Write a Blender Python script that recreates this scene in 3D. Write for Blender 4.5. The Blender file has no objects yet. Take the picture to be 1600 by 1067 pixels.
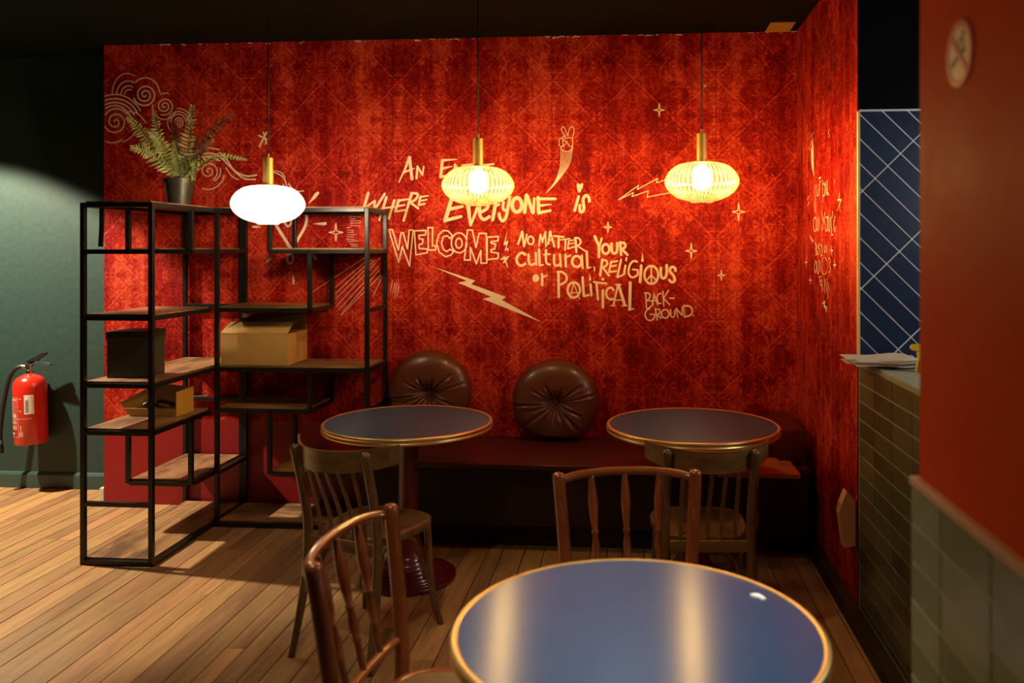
import bpy, bmesh, math, random
from mathutils import Vector, Matrix
from math import sin, cos, pi, radians as R_

random.seed(7)
S = bpy.context.scene
C = S.collection

# ------------------------------------------------------------------ camera, world, lights, exposure
YAW = R_(4.6)
FPX, PX, PY, CAMZ = 1300.0, 885.0, 390.0, 1.55
cam = bpy.data.cameras.new('camera')
cam.sensor_width = 36.0
cam.lens = FPX / 1600 * 36
cam.shift_x = -(PX - 800) / 1600
cam.shift_y = -(533.5 - PY) / 1600
cam.clip_start = 0.05
cam.dof.use_dof = True
cam.dof.focus_distance = 4.1
cam.dof.aperture_fstop = 2.2
co = bpy.data.objects.new('camera', cam)
co.location = (0, 0, CAMZ)
co.rotation_euler = (pi / 2, 0, YAW)
C.objects.link(co)
S.camera = co

S.view_settings.view_transform = 'Standard'
S.view_settings.look = 'None'
S.view_settings.exposure = 0.0
S.view_settings.gamma = 1.0
S.view_settings.use_curve_mapping = False

W = bpy.data.worlds.new('dim_room')
S.world = W
W.use_nodes = True
bg = W.node_tree.nodes['Background']
bg.inputs[0].default_value = (0.75, 0.85, 1.0, 1)
bg.inputs[1].default_value = 0.012


def lamp_light(name, kind, loc, power, col, radius=.05, aim=None, angle=60, blend=.3, tubular=None):
    l = bpy.data.lights.new(name, kind)
    l.energy = power
    l.color = col
    l.shadow_soft_size = radius
    if kind == 'SPOT':
        l.spot_size = R_(angle)
        l.spot_blend = blend
    if tubular:          # a tubular bulb sends most of its light sideways, little up or down
        l.use_nodes = True
        nt = l.node_tree
        em = nt.nodes['Emission']
        tc = nt.nodes.new('ShaderNodeTexCoord')
        sp = nt.nodes.new('ShaderNodeSeparateXYZ')
        nt.links.new(tc.outputs['Normal'], sp.inputs[0])
        prev = sp.outputs[2]
        for op, val in (('MULTIPLY', None), ('SUBTRACT', 1.0), ('POWER', tubular)):
            m = nt.nodes.new('ShaderNodeMath')
            m.operation = op
            m.use_clamp = op == 'SUBTRACT'
            if op == 'MULTIPLY':
                nt.links.new(prev, m.inputs[0])
                nt.links.new(prev, m.inputs[1])
            elif op == 'SUBTRACT':
                m.inputs[0].default_value = val
                nt.links.new(prev, m.inputs[1])
            else:
                nt.links.new(prev, m.inputs[0])
                m.inputs[1].default_value = val
            prev = m.outputs[0]
        m = nt.nodes.new('ShaderNodeMath')
        m.operation = 'MULTIPLY_ADD'
        nt.links.new(prev, m.inputs[0])
        m.inputs[1].default_value = .90
        lo_ = nt.nodes.new('ShaderNodeMath')        # least of all straight up, into the brass cap
        lo_.operation = 'MULTIPLY_ADD'
        nt.links.new(sp.outputs[2], lo_.inputs[0])
        lo_.inputs[1].default_value = -.045
        lo_.inputs[2].default_value = .065
        nt.links.new(lo_.outputs[0], m.inputs[2])
        nt.links.new(m.outputs[0], em.inputs['Strength'])
    o = bpy.data.objects.new(name, l)
    o.location = loc
    if aim is not None:
        o.rotation_euler = (Vector(aim) - Vector(loc)).to_track_quat('-Z', 'Y').to_euler()
    C.objects.link(o)
    return o


# ceiling downlights outside the frame: one over the left corridor, one over the front table
lamp_light('downlight_left', 'SPOT', (-4.55, 4.15, 2.76), 760, (1.0, .83, .58), .035, (-4.22, 4.50, .6), 94, .22)
lamp_light('downlight_front', 'SPOT', (-.05, 1.35, 2.76), 185, (1.0, .93, .84), .05, (.0, 1.80, .74), 38, .9)
lamp_light('fill_spot_middle', 'SPOT', (-.75, 1.75, 2.76), 60, (1.0, .78, .50), .06, (-.75, 2.0, 0), 104, 1.0)  # added fill to brighten chairs and floor, no fixture known there
lamp_light('bar_lamp', 'POINT', (1.9, 2.55, 1.85), 28, (.95, .96, .92), .10)
WARM = (1.0, .72, .37)
WHITE = (1.0, .84, .66)
# pendant bulbs: position px x, px y, power, colour (the light itself sits in the lamp builder)
P_POW = (28, 54, 59)


# ------------------------------------------------------------------ geometry of the view -> world
def ray(px, py):
    a, b = (px - PX) / FPX, -(py - PY) / FPX
    return Vector((a * cos(YAW) - sin(YAW), cos(YAW) + a * sin(YAW), b))


def on_y(px, py, Y):
    r = ray(px, py)
    t = Y / r.y
    return Vector((r.x * t, Y, CAMZ + r.z * t))


def on_x(px, py, X):
    r = ray(px, py)
    t = X / r.x
    return Vector((X, r.y * t, CAMZ + r.z * t))


# ------------------------------------------------------------------ mesh helpers
def finish(name, bm, mat, parent=None, smooth=False, loc=None, auto=None, keep=False):
    if not keep:
        bmesh.ops.recalc_face_normals(bm, faces=bm.faces[:])
    me = bpy.data.meshes.new(name)
    bm.to_mesh(me)
    bm.free()
    if mat is not None:
        me.materials.append(mat)
    if smooth:
        for p in me.polygons:
            p.use_smooth = True
        if auto:
            try:
                me.set_sharp_from_angle(angle=R_(auto))
            except Exception:
                pass
    o = bpy.data.objects.new(name, me)
    C.objects.link(o)
    if parent is not None:
        o.parent = parent
    if loc is not None:
        o.location = loc
    return o


def B():
    return bmesh.new()


def box(bm, x0, x1, y0, y1, z0, z1, bev=0.0, M=None):
    vs = [bm.verts.new((x, y, z)) for z in (z0, z1) for y in (y0, y1) for x in (x0, x1)]
    fs = []
    for idx in ((0, 1, 3, 2), (4, 6, 7, 5), (0, 4, 5, 1), (1, 5, 7, 3), (3, 7, 6, 2), (2, 6, 4, 0)):
        fs.append(bm.faces.new([vs[i] for i in idx]))
    out = vs
    if bev > 0:
        es = list({e for f in fs for e in f.edges})
        r = bmesh.ops.bevel(bm, geom=es, offset=bev, segments=2, affect='EDGES', profile=.6)
        out = list({v for f in r['faces'] for v in f.verts} | {v for v in vs if v.is_valid})
    if M is not None:
        for v in out:
            v.co = M @ v.co
    return out


def tube(bm, pts, rad, n=10, cap=True, flat=None):
    """round tube along pts; rad a number or list; flat=(normal_scale) squashes along the local 2nd axis"""
    pts = [Vector(p) for p in pts]
    m = len(pts)
    if not isinstance(rad, (list, tuple)):
        rad = [rad] * m
    rings = []
    t0 = (pts[1] - pts[0]).normalized()
    up = Vector((0, 0, 1)) if abs(t0.z) < .9 else Vector((0, 1, 0))
    nrm = (up - t0 * up.dot(t0)).normalized()
    for i in range(m):
        if i == 0:
            t = pts[1] - pts[0]
        elif i == m - 1:
            t = pts[-1] - pts[-2]
        else:
            t = (pts[i + 1] - pts[i]).normalized() + (pts[i] - pts[i - 1]).normalized()
        t.normalize()
        nrm = nrm - t * nrm.dot(t)
        nrm.normalize()
        bn = t.cross(nrm)
        ring = []
        for k in range(n):
            a = 2 * pi * k / n
            s = flat if flat else 1
            ring.append(bm.verts.new(pts[i] + (nrm * cos(a) * s + bn * sin(a)) * rad[i]))
        rings.append(ring)
    for i in range(m - 1):
        for k in range(n):
            bm.faces.new((rings[i][k], rings[i][(k + 1) % n], rings[i + 1][(k + 1) % n], rings[i + 1][k]))
    if cap:
        bm.faces.new(rings[0][::-1])
        bm.faces.new(rings[-1])


def lathe(bm, prof, n=32, c=(0, 0, 0), mod=None):
    rings = []
    for r, z in prof:
        if r < 1e-5:
            rings.append([bm.verts.new((c[0], c[1], c[2] + z))])
        else:
            ring = []
            for k in range(n):
                a = 2 * pi * k / n
                rr = r * (mod(a, r, z) if mod else 1)
                ring.append(bm.verts.new((c[0] + rr * cos(a), c[1] + rr * sin(a), c[2] + z)))
            rings.append(ring)
    for a, b in zip(rings, rings[1:]):
        if len(a) == 1 and len(b) == 1:
            continue
        for k in range(n):
            k2 = (k + 1) % n
            if len(a) == 1:
                bm.faces.new((a[0], b[k], b[k2]))
            elif len(b) == 1:
                bm.faces.new((a[k], a[k2], b[0]))
            else:
                bm.faces.new((a[k], a[k2], b[k2], b[k]))


def prism(bm, poly, M, t):
    """poly: 2-D outline, M maps (u,v,w) to world, extruded w = 0..t"""
    a = [bm.verts.new(M(u, v, 0)) for u, v in poly]
    b = [bm.verts.new(M(u, v, t)) for u, v in poly]
    bm.faces.new(a)
    bm.faces.new(b[::-1])
    k = len(poly)
    for i in range(k):
        bm.faces.new((a[i], b[i], b[(i + 1) % k], a[(i + 1) % k]))


def spline(pts, n=8):
    """Catmull-Rom through pts"""
    P = [Vector(p) for p in pts]
    out = []
    for i in range(len(P) - 1):
        p0, p1, p2 = P[max(i - 1, 0)], P[i], P[i + 1]
        p3 = P[min(i + 2, len(P) - 1)]
        for k in range(n):
            t = k / n
            out.append(.5 * ((2 * p1) + (p2 - p0) * t + (2 * p0 - 5 * p1 + 4 * p2 - p3) * t * t + (3 * p1 - p0 - 3 * p2 + p3) * t ** 3))
    out.append(P[-1])
    return out


def thing(name, label, cat, loc=(0, 0, 0), rz=0, group=None):
    o = bpy.data.objects.new(name, None)
    o.empty_display_size = .1
    C.objects.link(o)
    o.location = loc
    o.rotation_euler = (0, 0, rz)
    o['label'] = label
    o['category'] = cat
    if group:
        o['group'] = group
    return o


def tag(o, label, cat, group=None):
    o['label'] = label
    o['category'] = cat
    if group:
        o['group'] = group
    return o


def struct(o, label=None, cat=None):
    o['kind'] = 'structure'
    if label:
        o['label'] = label
    if cat:
        o['category'] = cat
    return o


def dup(root, loc, rz, label):
    r = root.copy()
    C.objects.link(r)
    r.location = loc
    r.rotation_euler = (0, 0, rz)
    r['label'] = label
    for ch in list(root.children):
        c = ch.copy()
        C.objects.link(c)
        c.parent = r
        for g in list(ch.children):
            d = g.copy()
            C.objects.link(d)
            d.parent = c
    return r


# ------------------------------------------------------------------ materials
class NT:
    def __init__(self, name):
        self.m = bpy.data.materials.new(name)
        self.m.use_nodes = True
        self.t = self.m.node_tree
        self.b = self.t.nodes['Principled BSDF']
        self.out = self.t.nodes['Material Output']

    def n(self, typ, ins=None, **props):
        nd = self.t.nodes.new(typ)
        for k, v in props.items():
            setattr(nd, k, v)
        for k, v in (ins or {}).items():
            self.set(nd.inputs[k], v)
        return nd

    def set(self, sock, v):
        if isinstance(v, bpy.types.NodeSocket):
            self.t.links.new(v, sock)
        elif isinstance(v, (tuple, list)) and len(v) == 3 and sock.type == 'RGBA':
            sock.default_value = (*v, 1)
        else:
            sock.default_value = v

    def math(self, op, a, b=0.0, clamp=False):
        nd = self.n('ShaderNodeMath', operation=op, use_clamp=clamp)
        self.set(nd.inputs[0], a)
        self.set(nd.inputs[1], b)
        return nd.outputs[0]

    def mix(self, f, a, b, blend='MIX'):
        nd = self.n('ShaderNodeMix', data_type='RGBA', blend_type=blend)
        self.set(nd.inputs[0], f)
        self.set(nd.inputs[6], a)
        self.set(nd.inputs[7], b)
        return nd.outputs[2]

    def ramp(self, f, stops):
        nd = self.n('ShaderNodeValToRGB')
        el = nd.color_ramp.elements
        while len(el) < len(stops):
            el.new(.5)
        for e, (p, c) in zip(el, stops):
            e.position = p
            e.color = (*c, 1) if not isinstance(c, float) else (c, c, c, 1)
        self.set(nd.inputs[0], f)
        return nd.outputs[0]

    def coord(self, kind='Object', scale=(1, 1, 1), loc=None):
        tc = self.n('ShaderNodeTexCoord')
        mp = self.n('ShaderNodeMapping')
        self.t.links.new(tc.outputs[kind], mp.inputs[0])
        mp.inputs[3].default_value = scale
        if loc is not None:
            self.set(mp.inputs[1], loc)
        return mp.outputs[0]

    def noise(self, v, scale, detail=3.0, rough=.55, dist=0.0):
        nd = self.n('ShaderNodeTexNoise', {'Scale': scale, 'Detail': detail, 'Roughness': rough, 'Distortion': dist})
        self.t.links.new(v, nd.inputs['Vector'])
        return nd.outputs[0]

    def bump(self, h, strength=.3, dist=.01):
        nd = self.n('ShaderNodeBump', {'Strength': strength, 'Distance': dist, 'Height': h})
        self.t.links.new(nd.outputs[0], self.b.inputs['Normal'])

    def p(self, **kw):
        for k, v in kw.items():
            self.set(self.b.inputs[k.replace('_', ' ')], v)
        return self.m


def plain(name, col, rough=.5, metal=0.0, var=.25, nscale=12.0, bump=0.0, coat=0.0):
    k = NT(name)
    v = k.coord()
    f = k.noise(v, nscale, 4)
    c = k.mix(f, tuple(x * (1 - var) for x in col), tuple(min(1, x * (1 + var)) for x in col))
    k.p(Base_Color=c, Metallic=metal)
    r = k.math('MULTIPLY_ADD', f, .2)
    k.t.nodes[-1].inputs[2].default_value = max(.02, rough - .1)
    k.p(Roughness=r, Coat_Weight=coat, Coat_Roughness=.15)
    if bump:
        k.bump(k.noise(v, nscale * 6, 3), bump, .004)
    return k.m


def wood(name, dark, light, axis=2, rough=.4, scale=1.0, per_object=0.0, coat=0.0, stain=0.0):
    k = NT(name)
    oi = k.n('ShaderNodeObjectInfo')
    sc = [22 * scale] * 3
    sc[axis] = 1.6 * scale
    off = k.n('ShaderNodeCombineXYZ')
    for i in range(3):
        k.set(off.inputs[i], k.math('MULTIPLY', oi.outputs['Random'], 37.0 + 11 * i))
    v = k.coord('Object', tuple(sc), off.outputs[0])
    f = k.noise(v, 1.0, 6, .62, .6)
    g = k.noise(v, 6.0, 3, .6)
    f2 = k.math('ADD', k.math('MULTIPLY', f, .75), k.math('MULTIPLY', g, .25))
    c = k.ramp(f2, [(.3, dark), (.68, light)])
    if per_object:
        hsv = k.n('ShaderNodeHueSaturation', {'Saturation': 1.0, 'Color': c})
        vv = k.math('MULTIPLY_ADD', oi.outputs['Random'], per_object)
        k.t.nodes[-1].inputs[2].default_value = 1 - per_object * .5
        k.set(hsv.inputs['Value'], vv)
        hh = k.math('MULTIPLY_ADD', k.math('FRACT', k.math('MULTIPLY', oi.outputs['Random'], 7.3)), .02)
        k.t.nodes[-1].inputs[2].default_value = .49
        k.set(hsv.inputs['Hue'], hh)
        c = hsv.outputs[0]
    if stain:
        sc2 = [7.0] * 3
        sc2[axis] = 2.6
        st = k.ramp(k.noise(k.coord('Object', tuple(sc2), off.outputs[0]), 1.0, 4, .6), [(.40, 1 - stain), (.56, 1.0)])
        c = k.mix(1.0, c, st, 'MULTIPLY')
    k.p(Base_Color=c, Coat_Weight=coat, Coat_Roughness=.12)
    k.p(Roughness=k.ramp(f2, [(.2, float(rough + .12)), (.8, float(rough - .05))]))
    k.bump(f2, .12, .004)
    return k.m


def wallpaper(name, ax):
    """printed carpet pattern in reds; ax = 0 for a wall along X, 1 for a wall along Y"""
    k = NT(name)
    tc = k.n('ShaderNodeTexCoord')
    sp = k.n('ShaderNodeSeparateXYZ')
    k.t.links.new(tc.outputs['Object'], sp.inputs[0])
    x, z = sp.outputs[ax], sp.outputs[2]
    cb = k.n('ShaderNodeCombineXYZ')
    k.set(cb.inputs[0], x)
    k.set(cb.inputs[1], z)
    v = cb.outputs[0]
    wob = k.noise(v, 9.0, 2)

    def tri(a, s):      # distance to the nearest lattice line, 0..0.5
        q = k.math('FRACT', k.math('MULTIPLY', a, s))
        return k.math('ABSOLUTE', k.math('SUBTRACT', q, .5))
    wz = k.math('MULTIPLY_ADD', wob, .03)
    k.set(k.t.nodes[-1].inputs[2], z)
    u1 = k.math('ADD', x, wz)
    u2 = k.math('SUBTRACT', x, wz)
    d1 = tri(u1, 2.15)
    d2 = tri(u2, 2.15)
    line = k.math('LESS_THAN', k.math('MINIMUM', d1, d2), .009)
    line_b = k.math('LESS_THAN', k.math('ABSOLUTE', k.math('SUBTRACT', k.math('MINIMUM', d1, d2), .075)), .008)
    # medallions: polar flowers in a mirrored lattice
    mx = tri(x, 1.075)
    mz = tri(z, 1.075)
    cm = k.n('ShaderNodeCombineXYZ')
    k.set(cm.inputs[0], mx)
    k.set(cm.inputs[1], mz)
    mir = cm.outputs[0]
    def ridge(sc, dist, w):
        q = k.noise(mir, sc, 2, .5, dist)
        return k.ramp(k.math('ABSOLUTE', k.math('SUBTRACT', q, .5)), [(.0, 1.0), (w, 0.0)])
    vo = k.n('ShaderNodeTexVoronoi', {'Scale': 17.0, 'Randomness': .8})
    k.t.links.new(mir, vo.inputs['Vector'])
    dots = k.ramp(vo.outputs['Distance'], [(.16, 1.0), (.24, 0.0), (.34, .5), (.46, 0.0)])
    vo2 = k.n('ShaderNodeTexVoronoi', {'Scale': 46.0, 'Randomness': .8})
    k.t.links.new(mir, vo2.inputs['Vector'])
    dots2 = k.ramp(vo2.outputs['Distance'], [(.2, 1.0), (.42, 0.0)])
    pat = k.math('ADD', k.math('MULTIPLY', ridge(13.0, 1.8, .07), .34), k.math('MULTIPLY', ridge(34.0, 1.2, .10), .30))
    pat = k.math('ADD', pat, k.math('MULTIPLY', dots, .26))
    pat = k.math('ADD', pat, k.math('MULTIPLY', dots2, .18))
    cell = k.n('ShaderNodeTexWhiteNoise', noise_dimensions='2D')
    cc = k.n('ShaderNodeCombineXYZ')
    k.set(cc.inputs[0], k.math('FLOOR', k.math('MULTIPLY', u1, 2.15)))
    k.set(cc.inputs[1], k.math('FLOOR', k.math('MULTIPLY', u2, 2.15)))
    k.t.links.new(cc.outputs[0], cell.inputs['Vector'])
    pat = k.math('ADD', pat, k.math('MULTIPLY', k.math('SUBTRACT', cell.outputs[0], .5), .35))
    vo3 = k.n('ShaderNodeTexVoronoi', {'Scale': 6.5, 'Randomness': .7}, feature='SMOOTH_F1')
    k.t.links.new(mir, vo3.inputs['Vector'])
    blot = k.ramp(vo3.outputs['Distance'], [(.22, 0.0), (.34, .8), (.42, .5), (.6, 1.0)])
    pat = k.math('ADD', pat, k.math('MULTIPLY', k.math('SUBTRACT', blot, .6), .34))
    band = k.math('LESS_THAN', tri(x, 1 / 1.02), .10)
    pat = k.math('ADD', pat, k.math('MULTIPLY', band, .12))
    big = k.noise(v, 2.2, 3)
    patch = k.n('ShaderNodeTexVoronoi', {'Scale': 2.6, 'Randomness': .3}, distance='MANHATTAN')
    k.t.links.new(mir, patch.inputs['Vector'])
    pz = k.ramp(patch.outputs['Distance'], [(.18, 0.0), (.24, 1.0)])
    fine = k.noise(v, 70.0, 3, .7)
    tone = k.math('ADD', k.math('MULTIPLY', pat, .66), k.math('MULTIPLY', big, .5))
    tone = k.math('ADD', tone, k.math('MULTIPLY', k.math('SUBTRACT', fine, .5), .30))
    tone = k.math('ADD', tone, k.math('MULTIPLY', k.math('SUBTRACT', pz, .5), .14))
    # printed drapery: soft vertical bands
    cv = k.n('ShaderNodeCombineXYZ')
    k.set(cv.inputs[0], x)
    k.set(cv.inputs[1], k.math('MULTIPLY', z, .06))
    fold = k.noise(cv.outputs[0], 9.0 if ax == 0 else 15.0, 3, .65)
    tone = k.math('ADD', tone, k.math('MULTIPLY', k.math('SUBTRACT', fold, .5), 1.0))
    tone = k.math('ADD', tone, k.math('MULTIPLY', line, .26))
    tone = k.math('ADD', tone, k.math('MULTIPLY', line_b, .10))
    c = k.ramp(tone, [(.0, (.09, .001, .001)), (.30, (.19, .0025, .002)), (.55, (.36, .013, .006)), (.95, (.70, .085, .034))])
    seam = k.math('LESS_THAN', k.math('ABSOLUTE', k.math('SUBTRACT', k.math('FRACT', k.math('MULTIPLY', x, 1 / .95)), .5)), .004)
    c = k.mix(k.math('MULTIPLY', seam, .5), c, (.12, .004, .004))
    k.p(Base_Color=c, Roughness=.65, Specular_IOR_Level=.1)
    k.bump(k.math('ADD', k.math('MULTIPLY', fine, .4), k.math('MULTIPLY', fold, .6)), .15, .006)
    return k.m


M_PAPER = wallpaper('red_carpet_wallpaper', 0)
M_PAPER_Y = wallpaper('red_carpet_wallpaper_side', 1)
M_GREEN = plain('dark_teal_wall_paint', (.018, .046, .039), .55, 0, .15, 30, .15)
M_GREEN_TRIM = plain('dark_teal_trim_paint', (.032, .075, .062), .4, 0, .15, 14)
M_CEIL = plain('dark_green_ceiling_paint', (.006, .010, .006), .7, 0, .3, 8, .1)
M_BLACK = plain('black_wall_paint', (.003, .003, .003), .6, 0, .3, 8)
M_PILLAR = plain('rust_red_pillar_paint', (.50, .052, .010), .6, 0, .12, 7, .12)
M_BLACK.node_tree.nodes['Principled BSDF'].inputs['Specular IOR Level'].default_value = .05
M_PILLAR.node_tree.nodes['Principled BSDF'].inputs['Specular IOR Level'].default_value = .02
M_CEIL.node_tree.nodes['Principled BSDF'].inputs['Specular IOR Level'].default_value = .1
M_REDBASE = plain('plain_red_wall_paint', (.30, .006, .009), .45, 0, .12, 9)
M_PLANK = wood('floor_plank_wood', (.24, .115, .045), (.54, .31, .135), 1, .42, 1.0, .48)
M_SUB = plain('dark_floor_gap', (.012, .007, .004), .8)
M_BOARD = wood('shelf_board_wood', (.14, .06, .024), (.50, .28, .125), 0, .42, .8, .2, 0, .6)
M_BOARD_Y = wood('shelf_board_wood_lengthwise', (.14, .06, .024), (.50, .28, .125), 1, .42, .8, .2, 0, .6)
M_STEEL = plain('black_powder_coated_steel', (.012, .012, .011), .35, .2, .3, 20)
M_BRASS = plain('brushed_brass', (.80, .54, .16), .42, .55, .15, 25)
M_RIM = plain('polished_brass_table_edge', (.85, .57, .20), .36, .8, .15, 25)
M_IRON = plain('dark_red_cast_iron', (.13, .012, .012), .3, .0, .2, 14, .1, .4)
M_CHAIR = wood('dark_bentwood', (.065, .030, .009), (.23, .125, .042), 2, .32, 1.2, 0, .35)
M_CHAIR_X = wood('dark_bentwood_rail', (.085, .042, .011), (.28, .16, .048), 0, .32, 1.2, 0, .35)
M_SEAT = wood('shaded_seat_wood', (.05, .022, .008), (.16, .08, .03), 1, .4, 1.2, 0, .2)  # darker than the frame wood: the seat tops' shade is in the colour
M_SPIN = wood('reddish_varnished_wood', (.13, .027, .007), (.37, .098, .023), 2, .25, 1.2, 0, .6)
M_SPIN_X = wood('reddish_varnished_bow', (.17, .040, .010), (.46, .13, .030), 0, .25, 1.2, 0, .6)
M_LEATHER = plain('brown_leather', (.115, .030, .014), .36, 0, .3, 9, .25, .15)
M_BENCH = plain('oxblood_leather', (.075, .010, .008), .38, 0, .25, 8, .2)
M_BENCHBASE = plain('dark_bench_base', (.014, .005, .004), .6)
M_CARD = plain('cardboard', (.52, .32, .095), .75, 0, .12, 18, .1)
M_CARD_Y = plain('yellow_cardboard', (.62, .36, .05), .65, 0, .1, 18, .1)
M_KRAFT = plain('pale_kraft_cardboard', (.78, .52, .24), .7, 0, .08, 14)
M_CARD_SHADED = plain('shaded_cardboard', (.30, .18, .08), .8, 0, .15, 18)  # darker cardboard copy: shade on inner faces and rear flaps is in the colour
M_BLACKBOX = plain('matt_black_plastic', (.025, .027, .022), .5, 0, .25, 20, .1)
M_PAINT = plain('cream_wall_paint', (.80, .64, .49), .7, 0, .06, 30)
M_WHITE = plain('white_paper', (.90, .88, .84), .7, 0, .04, 20)
M_RED = plain('extinguisher_red', (.62, .025, .012), .25, 0, .08, 6, 0, .5)
M_REDPRINT = plain('pale_label_print', (.75, .55, .45), .5)
M_CHROME = plain('dull_chrome', (.7, .66, .58), .25, 1.0, .1, 30)
M_RUBBER = plain('black_rubber', (.012, .012, .012), .5)
M_POT = plain('black_plastic_pot', (.035, .033, .024), .4, 0, .2, 20)
M_SOIL = plain('potting_soil', (.02, .012, .007), .9, 0, .5, 60, .4)
M_BOTTLE = plain('yellow_plastic', (.80, .50, .03), .35)
M_GROUT = plain('pale_tile_grout', (.42, .40, .32), .8, 0, .1, 40)
M_GROUT_W = plain('white_tile_grout', (.80, .80, .78), .8, 0, .05, 40)
M_GOLD = plain('cream_corner_trim', (.85, .62, .30), .4)
M_CAPW = wood('wainscot_cap_wood', (.35, .17, .08), (.58, .34, .20), 1, .45)
M_STONE = plain('grey_green_counter_top', (.27, .31, .27), .4, 0, .15, 8)
M_TRAYW = wood('reddish_board_wood', (.34, .09, .035), (.54, .18, .075), 0, .4)


def tile_mat(name, c0, c1, rough):
    k = NT(name)
    oi = k.n('ShaderNodeObjectInfo')
    v = k.coord('Object')
    f = k.math('ADD', k.math('MULTIPLY', k.noise(v, 9.0, 3), .5), k.math('MULTIPLY', oi.outputs['Random'], .5))
    k.p(Base_Color=k.ramp(f, [(.2, c0), (.8, c1)]), Roughness=rough, Specular_IOR_Level=.25)
    k.bump(k.noise(v, 14.0, 2), .2, .006)
    return k.m


M_TILE = tile_mat('olive_green_glazed_tile', (.060, .064, .030), (.120, .120, .062), .28)
M_TILE_P = tile_mat('grey_green_glazed_tile', (.15, .165, .085), (.24, .25, .14), .30)
M_TILE_B = tile_mat('blue_glazed_tile', (.006, .020, .052), (.014, .040, .088), .45)

# front and rear table laminate
k = NT('dark_blue_laminate')
v = k.coord()
f = k.noise(v, 3.0, 1)
k.p(Base_Color=k.mix(f, (.018, .055, .125), (.026, .068, .150)), Roughness=.30, Specular_IOR_Level=.75, Anisotropic=.88)      # brushed sheen: streaks along the grain
tg = k.n('ShaderNodeTangent', direction_type='UV_MAP')
k.t.links.new(tg.outputs[0], k.b.inputs['Tangent'])

M_TOP = k.m

# fern leaf
k = NT('fern_leaf')
v = k.coord()
k.p(Base_Color=k.ramp(k.noise(v, 20.0, 3), [(.3, (.24, .31, .09)), (.7, (.52, .58, .24))]), Roughness=.5)
M_FERN = k.m
M_FERN_D = plain('dark_fern_leaf', (.13, .085, .035), .6, 0, .3, 30)  # darker brown leaf, used on the fronds set further back


def shade_mat(name, tint, glow, tl0=.03, tl1=.20):
    k = NT(name)
    tc = k.n('ShaderNodeTexCoord')
    sp = k.n('ShaderNodeSeparateXYZ')
    k.t.links.new(tc.outputs['Object'], sp.inputs[0])
    an = k.math('ARCTAN2', sp.outputs[1], sp.outputs[0])
    rib = k.math('POWER', k.math('ABSOLUTE', k.math('SINE', k.math('MULTIPLY', an, 24.0))), 5.0)
    tr = k.n('ShaderNodeBsdfTransparent', {'Color': k.mix(rib, tint, tuple(c_ * d_ for c_, d_ in zip(tint, (.95, .82, .60))))})
    tl = k.n('ShaderNodeBsdfTranslucent', {'Color': glow})
    crest = k.math('MULTIPLY_ADD', rib, tl1)
    k.t.nodes[-1].inputs[2].default_value = tl0
    gl = k.n('ShaderNodeBsdfGlossy', {'Color': (1, .95, .85), 'Roughness': .08})
    fr = k.n('ShaderNodeLayerWeight', {'Blend': .35})
    m1 = k.n('ShaderNodeMixShader')
    k.set(m1.inputs[0], crest)
    k.t.links.new(tr.outputs[0], m1.inputs[1])
    k.t.links.new(tl.outputs[0], m1.inputs[2])
    m2 = k.n('ShaderNodeMixShader')
    k.set(m2.inputs[0], k.math('MULTIPLY_ADD', fr.outputs['Fresnel'], .5, True))
    k.t.nodes[-1].inputs[2].default_value = .03
    k.t.links.new(m1.outputs[0], m2.inputs[1])
    k.t.links.new(gl.outputs[0], m2.inputs[2])
    k.t.links.new(m2.outputs[0], k.out.inputs[0])
    k.t.nodes.remove(k.b)
    return k.m


def glow_mat(name, col, s):
    k = NT(name)
    em = k.n('ShaderNodeEmission', {'Color': col, 'Strength': s})
    tr = k.n('ShaderNodeBsdfTransparent')
    ad = k.n('ShaderNodeAddShader')
    k.t.links.new(em.outputs[0], ad.inputs[0])
    k.t.links.new(tr.outputs[0], ad.inputs[1])
    k.t.links.new(ad.outputs[0], k.out.inputs[0])
    k.t.nodes.remove(k.b)
    return k.m


M_SHADE_A = shade_mat('amber_fluted_glass', (.99, .84, .50), (.85, .62, .24))
M_SHADE_W = shade_mat('clear_fluted_glass', (.99, .95, .86), (.98, .95, .82), .16, .40)
M_BULB_A = glow_mat('warm_bulb_glow', (1, .76, .40), 4)
M_BULB_W = glow_mat('bright_bulb_glow', (1, .90, .70), 12)

# ================================================================== STRUCTURE
YB, XR, ZC, YG = 4.85, .932, 2.80, 5.13
XL = -3.23

fl = B()
box(fl, -6.5, 2.4, -1.0, 5.4, -.08, -.012)
floor = struct(finish('floor', fl, M_SUB))
x = -4.75
strips = []
while x < .93:
    w = random.choice((.078, .085, .10, .10, .112, .125))
    strips.append((x, min(x + w, .93)))
    x += w
base_mesh = {}
for (x0, x1) in strips:
    y = 1.3 + random.uniform(-.9, 0)
    while y < YG:
        L = random.uniform(.9, 2.0)
        y1 = min(y + L, YG)
        if y1 - y > .12 and y1 > 1.9:
            bm = B()
            dz = random.uniform(-.0012, 0)
            hw, hl = (x1 - x0) / 2 - .0021, (y1 - y) / 2 - .001
            box(bm, -hw, hw, -hl, hl, -.012, dz, .0012)
            o = finish('plank', bm, M_PLANK, floor)
            o.location = ((x0 + x1) / 2, (y + y1) / 2, 0)
        y = y1

bm = B()
box(bm, -6.5, 2.4, -1.0, 5.4, ZC, ZC + .1)
struct(finish('ceiling', bm, M_CEIL))

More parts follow.
